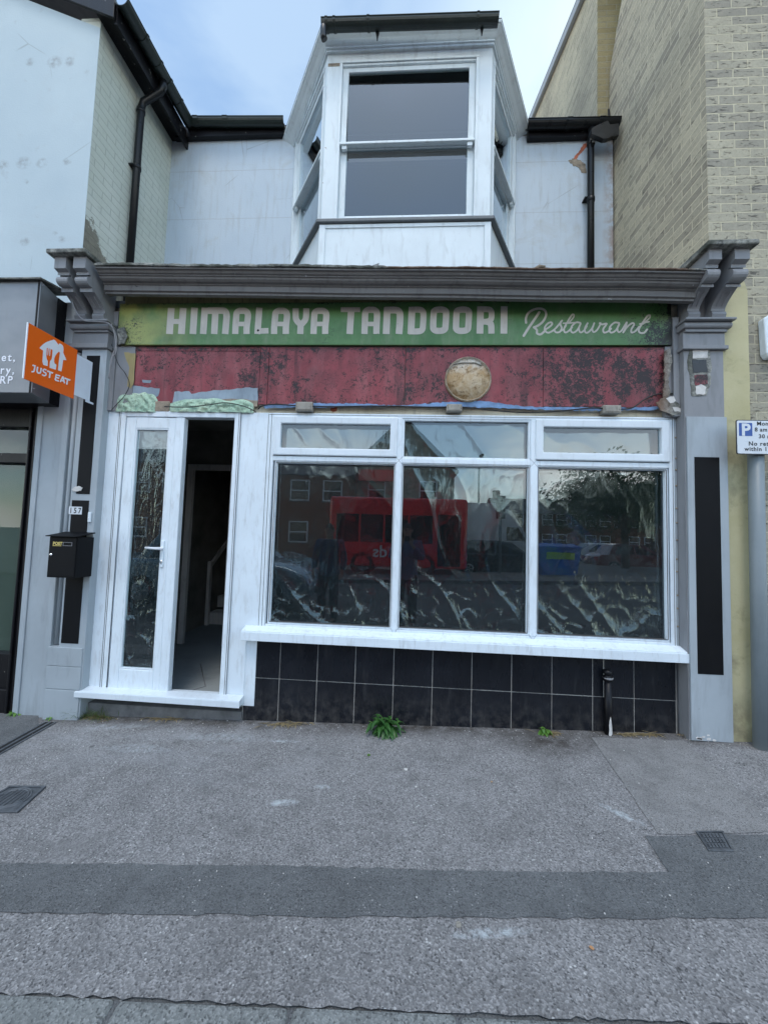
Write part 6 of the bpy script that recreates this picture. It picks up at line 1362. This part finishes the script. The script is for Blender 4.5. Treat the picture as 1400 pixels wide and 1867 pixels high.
# buildings
def house(name, label, x0, x1, y, dep, h, roof, wall, cat='house', nwin=3, floors=2, gable=False, group=None, door=True):
    t = thing(name, ((x0+x1)/2, y, RZ), label, cat, group)
    mb = MB(); mb.box(x0, x1, y-dep, y, RZ-.2, h); part('wall', mb, M[wall], t)
    mb = MB()
    if gable:
        part('gable_wall', MB().prism([(x0,y+.001,h),(x1,y+.001,h),((x0+x1)/2,y+.001,h+roof)], (0,-.3,0)), M[wall], t)
        o_ = .25; xm = (x0+x1)/2; k_ = roof/((x1-x0)/2)
        mb.prism([(x0-o_,y+o_,h-o_*k_),(xm,y+o_,h+roof),(x1+o_,y+o_,h-o_*k_),(x1+o_,y+o_,h-o_*k_+.12),(xm,y+o_,h+roof+.15),(x0-o_,y+o_,h-o_*k_+.12)], (0,-dep-o_*2,0))
    else: mb.prism([(x0-.2,y+.35,h-.1),(x0-.2,y-dep/2,h+roof),(x0-.2,y-dep-.3,h-.1)], (x1-x0+.4,0,0))
    rf = part('roof', mb, M['slate'], t)
    if not gable: mb = MB(); mb.box(x0+.4,x0+1.2,y-dep/2-.4,y-dep/2+.4,h+roof*.6,h+roof+1.0); part('chimney', mb, M['brick_red'], rf)
    fh = (h-RZ)/floors
    for f in range(floors):
        for k in range(nwin):
            xc = x0+(x1-x0)*(k+.5)/nwin; zb__ = RZ+f*fh+.9
            if f == 0 and door and k == nwin-1:
                mb = MB(); mb.box(xc-.45,xc+.45,y-.05,y+.03,RZ,RZ+2.05); d_ = part('door', mb, M['carred'], t, bevel=.01); mb = MB(); mb.tube([(xc+.35,y+.03,RZ+1.0),(xc+.35,y+.08,RZ+1.0)], .03, 8); part('handle', mb, M['chrome'], d_); continue
            mb = MB()
            for q in ((xc-.62,xc-.54,zb__,zb__+1.35),(xc+.54,xc+.62,zb__,zb__+1.35),(xc-.54,xc+.54,zb__,zb__+.08),(xc-.54,xc+.54,zb__+1.27,zb__+1.35),(xc-.54,xc+.54,zb__+.62,zb__+.70)): mb.box(q[0],q[1],y-.02,y+.05,q[2],q[3])
            w_ = part('window', mb, M['pvc'], t); mb = MB(); mb.box(xc-.54,xc+.54,y+.004,y+.02,zb__+.08,zb__+1.27); part('pane', mb, M['carglass'], w_); mb = MB(); mb.box(xc-.7,xc+.7,y-.02,y+.12,zb__-.07,zb__-.001); part('sill', mb, M['concrete'], w_)
    return t
a_ = mir(640,900,24).x; b_ = mir(828,900,24).x
house('stone_building', 'tall grey stone building with a steep gable behind the bus', a_, b_, -24, 12, 6.2, 3.6, 'stone', 'building', 2, 2, True, None, False)
a_ = mir(400,900,21).x; b_ = mir(636,900,21.0).x
hb = house('brick_shop', 'long dark brick shop building left of the stone gable across the road', a_, b_, -21, 9, 5.2, 1.6, 'brick_red', 'building', 4, 2)
mb = MB(); s0, s1 = mir(652,857,23.6), mir(722,850,23.6)
SGN = MB(); SGN.box(s0.x, s1.x, -23.7, -23.55, 5.2, 6.0); o_ = part('red_shop_board', SGN, M['busred'], None, bevel=.02); tag(o_, 'red shop name board high on the stone gable across the road', 'sign')
a_ = mir(120,900,22).x; b_ = mir(395,900,22.0).x
house('brick_shop', 'brick shop building furthest to the left across the road, seen in the door glass', a_, b_, -22, 9, 6.0, 1.8, 'brick_red', 'building', 5, 2)
xs_ = [mir(px,960,44).x for px in (905,985,1065,1145,1230)]
labs = ['brick house with a slate roof beside the lorry in the far terrace', 'brick house second from the lorry in the far terrace', 'brick house third from the lorry in the far terrace, behind the tree', 'brick house at the far end of the terrace, right of the tree']
for k in range(4): house('terraced_house', labs[k], xs_[k]+.03, xs_[k+1]-.03, -44-.1*k, 8, 4.7, 2.0, 'brick_red', 'house', 3, 2, False, 'far terrace of brick houses')
# tree
def tree(name, loc, label, H, cr, seed, n=5200, group=None, rz=1.0):
    rnd = random.Random(seed); t = thing(name, loc, label, 'tree', group); b = Vector(loc)
    tr = MB(); tr.tube([b, b+Vector((.05,0,H*.2)), b+Vector((-.05,.05,H*.42)), b+Vector((.1,0,H*.7))], [.2,.16,.12,.05], 10); ends = []
    for k in range(11):
        an = k*2.4; z0 = H*rnd.uniform(.3,.6); p0 = b+Vector((0,0,z0)); L = cr*rnd.uniform(.6,1.0); d = Vector((cos(an), sin(an), rnd.uniform(.25,.9)))
        p1 = p0+d*L*.5+Vector((0,0,.2)); p2 = p0+d*L; tr.tube([p0,p1,p2], [.07,.045,.02], 6); ends += [p1,p2,p0.lerp(p2,.8)]
        for j in range(2):
            e = p2+Vector((rnd.uniform(-1,1),rnd.uniform(-1,1),rnd.uniform(-.3,.6)))*cr*.35; tr.tube([p1,e], [.03,.01], 5); ends.append(e)
    part('trunk', tr, M['bark'], t); lf = MB()
    for k in range(n):
        e = rnd.choice(ends); s_ = cr*.22; c = e+Vector((rnd.gauss(0,s_),rnd.gauss(0,s_),rnd.gauss(0,s_*.6))); a = Vector((rnd.uniform(-1,1),rnd.uniform(-1,1),rnd.uniform(-.6,.6))).normalized(); u = a.orthogonal().normalized()*rnd.uniform(.06,.12); v = a.cross(u)*rnd.uniform(.6,1)
        lf.add([c-u,c+v*.7,c+u,c-v*.7], [(0,1,2,3)])
    part('crown', lf, M['treeleaf'], t, fix=False); return t
c = mir(1140,1000,15.0); tree('street_tree', (c.x,-15.0,RZ), 'leafy street tree standing across the road beyond the blue container', 5.7, 2.4, 5, 9000)
for k, (px, d, H, cr) in enumerate([(1060,36,7,2.6),(1190,34,8,3.0),(1300,30,9,3.4),(1420,26,9,3.2)]):
    c = mir(px,1000,d); tree('street_tree', (c.x,-d,RZ), ['round green tree in front of the far terrace, left of the street tree','taller green tree in front of the far terrace, right of the street tree','large green tree right of the far terrace','nearest of the large trees right of the far terrace'][k], H, cr, 20+k, 2200, 'trees in front of the far terrace')
# street lamp reflected as a thin pole
SLP = thing('street_lamp', (0,0,0), 'thin grey street lamp column across the road behind the lorry', 'street lamp')
mb = MB(); mb.tube([(0,0,0),(0,0,5.5),(0,.1,5.9),(0,.5,6.1)], [.06,.045,.04,.035], 10); part('column', mb, M['galv'], SLP); mb = MB(); mb.box(-.1,.1,.45,.95,6.03,6.13); part('lamp_head', mb, M['iron'], SLP, bevel=.02)
c = mir(872,950,19); place(SLP, (c.x,-19,RZ), 0)

# ================================================================ the two people reflected in the glass
def skin_mesh(name, chain, mat, parent, sub=2):
    """chain: list of (points, radii) limbs; every limb after the first starts on an existing joint"""
    vs = []; es = []; rs = []
    def idx(p):
        for i, v in enumerate(vs):
            if (v-p).length < 1e-4: return i
        return -1
    for pts, rad in chain:
        prev = -1
        for p, r in zip(pts, rad):
            p = Vector(p); i = idx(p)
            if i < 0: vs.append(p); rs.append(r); i = len(vs)-1
            if prev >= 0: es.append((prev, i))
            prev = i
    me = bpy.data.meshes.new(name); me.from_pydata(vs, es, []); o = bpy.data.objects.new(name, me); COL.objects.link(o); o.parent = parent
    md = o.modifiers.new('skin', 'SKIN'); md.use_smooth_shade = True
    for i, r in enumerate(rs): me.skin_vertices[0].data[i].radius = r if isinstance(r, tuple) else (r, r)
    me.skin_vertices[0].data[0].use_root = True
    s = o.modifiers.new('sub', 'SUBSURF'); s.levels = sub; s.render_levels = sub
    me.materials.append(mat); return o
def person(label, loc, rz, holding, top, H=1.76):
    k = H/1.76; t = thing('person', (0,0,0), label, 'person')
    def V(*p): return tuple(q*k for q in p)
    pel = V(0,0,.95); ch_ = V(0,.0,1.28); nk = V(0,0,1.48); hd = V(0,.03,1.56); crn = V(0,.02,1.66)
    # arms
    if holding: el = [(-.26,.10,1.16),(.26,.10,1.16)]; wr = [(-.09,.30,1.40),(.07,.30,1.40)]
    else: el = [(-.27,-.02,1.13),(.27,-.02,1.13)]; wr = [(-.26,.08,.88),(.26,.08,.88)]
    chain = [([pel, V(0,0,1.1), ch_, V(0,0,1.42), nk, hd, crn], [(.13,.10),(.13,.095),(.155,.105),(.11,.08),.055,(.07,.085),(.075,.09)])]
    for i, s_ in enumerate((-1, 1)):
        sh = V(s_*.19,0,1.40); e = V(*el[i]); w = V(*wr[i]); chain.append(([V(0,0,1.42), sh, e, w], [(.11,.08),.055,.042,.028]))
        hp_ = V(s_*.10,0,.90); kn = V(s_*.11,.02,.50); an = V(s_*.11,-.01,.09); chain.append(([pel, hp_, kn, an, V(s_*.12,.13,.04)], [(.13,.10),.085,.058,.04,.03]))
        wv = Vector(w); ev = Vector(e); d = (wv-ev).normalized(); up = Vector((0,0,1)) if holding else d; pm = wv+(up if holding else d)*.05*k
        chain.append(([w, tuple(pm)], [.028,.026]))
        for f in range(4):
            o_ = Vector((0,(f-1.5)*.018,0)) if not holding else Vector(((f-1.5)*.018*1.0,.0,0)); r0 = pm+o_*k; ln = (.07,.078,.074,.06)[f]*k
            dd = (up*.9+Vector((0,.3,0)) if holding else d*.95+Vector((-s_*.25,.15,0))).normalized(); m1 = r0+dd*ln*.5; m2 = m1+(dd+Vector((-s_*.5,.25 if holding else .2,0))).normalized()*ln*.5
            chain.append(([tuple(pm), tuple(r0+dd*.012), tuple(m1), tuple(m2)], [.026,.0105,.009,.0075]))
        th_ = wv+Vector((-s_*.03,.03,.035 if holding else -.03))*k; chain.append(([w, tuple(th_), tuple(th_+(Vector((-s_*.02,.02,.03)) if holding else Vector((-s_*.01,.03,-.03)))*k)], [.028,.012,.009]))
    skin_mesh('body', chain, M['skin'], t)
    # head detail
    mb = MB(); c = Vector(V(0,.03,1.63)); n = 20
    vs = []; fs = []
    for j in range(11):
        a = -pi/2+pi*j/10
        for i in range(n):
            b = 2*pi*i/n; r_ = cos(a)*.5+.5*cos(a); x = cos(b)*.076*cos(a); y = sin(b)*.095*cos(a); z = sin(a)*.118
            if z < -.03: x *= 1+z*1.6; y *= 1+z*.8
            vs.append(c+Vector((x,y,z))*k)
    for j in range(10):
        for i in range(n): fs.append((j*n+i, j*n+(i+1)%n, (j+1)*n+(i+1)%n, (j+1)*n+i))
    mb.add(vs, fs, True); hd_ = part('head', mb, M['skin'], t)
    mb = MB(); mb.tube([c+Vector((0,.09,.015))*k, c+Vector((0,.112,-.02))*k, c+Vector((0,.092,-.032))*k], [.008,.014,.008], 8); part('nose', mb, M['skin'], hd_)
    mb = MB(); mb.tube([c+Vector((-.024,.088,-.058))*k, c+Vector((0,.096,-.056))*k, c+Vector((.024,.088,-.058))*k], [.003,.006,.003], 6); part('mouth', mb, simple('lips',(.35,.13,.11),.5), hd_)
    for s_ in (-1,1):
        mb = MB(); mb.lathe(c+Vector((s_*.03,.088,.008))*k, [(0,-.004),(.011,-.002),(.009,.004),(0,.007)], 10, 'y'); part('eye', mb, M['signblack'], hd_)
        mb = MB(); mb.tube([c+Vector((s_*.077,.01,.025))*k, c+Vector((s_*.088,.0,.0))*k, c+Vector((s_*.075,.01,-.03))*k], [.008,.014,.008], 8); part('ear', mb, M['skin'], hd_)
    mb = MB(); vs = []; fs = []
    for j in range(7):
        a = pi*.02+pi*.48*j/6
        for i in range(n):
            b = 2*pi*i/n; front = max(0, sin(b)); zz = sin(a)*.128+.0; lo_ = -.045*(1-front)*(1-j/6)+.03*front*(1-j/6); vs.append(c+Vector((cos(b)*.084*cos(a), sin(b)*.102*cos(a)-.006, zz+lo_+.004*sin(i*3)))*k)
    for j in range(6):
        for i in range(n): fs.append((j*n+i, j*n+(i+1)%n, (j+1)*n+(i+1)%n, (j+1)*n+i))
    mb.add(vs, fs, True); part('hair', mb, M['hair'], hd_)
    # clothes follow the body a centimetre proud
    g = [([V(0,0,.78), V(0,0,.92), V(0,0,1.1), ch_, V(0,0,1.41), V(0,0,1.465)], [(.20,.155),(.20,.155),(.185,.145),(.20,.155),(.15,.12),.08])]
    for i, s_ in enumerate((-1,1)):
        e = Vector(V(*el[i])); w = Vector(V(*wr[i])); sh = V(s_*.19,0,1.41); g.append(([V(0,0,1.41), sh, tuple(e), tuple(e.lerp(w,.8))], [(.15,.12),.085,.068,.052]))
    skin_mesh('jacket' if not holding else 'shirt', g, M[top], t)
    g = [([V(0,0,1.04), V(0,0,.90)], [(.15,.115),(.155,.12)])]
    for s_ in (-1,1): g.append(([V(0,0,.90), V(s_*.10,0,.82), V(s_*.11,.02,.50), V(s_*.11,-.01,.04)], [(.155,.12),.11,.085,.07]))
    skin_mesh('trousers', g, M['trouser'], t)
    for s_ in (-1,1):
        mb = MB(); mb.loft([[V(s_*.12+x*w_, y, z) for x, z in ((-1,.0),(1,.0),(1,.03),(.6,h_),(-.6,h_),(-1,.03))] for y, w_, h_ in ((-.09,.035,.08),(-.03,.04,.10),(.06,.045,.075),(.14,.042,.055),(.18,.02,.035))], smooth=True); part('shoe', mb, M['shoe'], t)
    place(t, loc, rz); return t
pa = person('photographer in a loose blue shirt holding a phone up in both hands', (.0,-3.43,RZ), 0.0, True, 'shirt')
pc = MB(); pc.box(-.04,.035,-3.085,-3.077,1.38,1.46); o = part('phone', pc, M['signblack'], None, bevel=.002); tag(o, 'black phone held up by the person in the blue shirt', 'phone')
pbn = person('person in a dark blue jacket standing beside the photographer', (-1.34,-3.55,RZ), .12, False, 'jacket', 1.72)
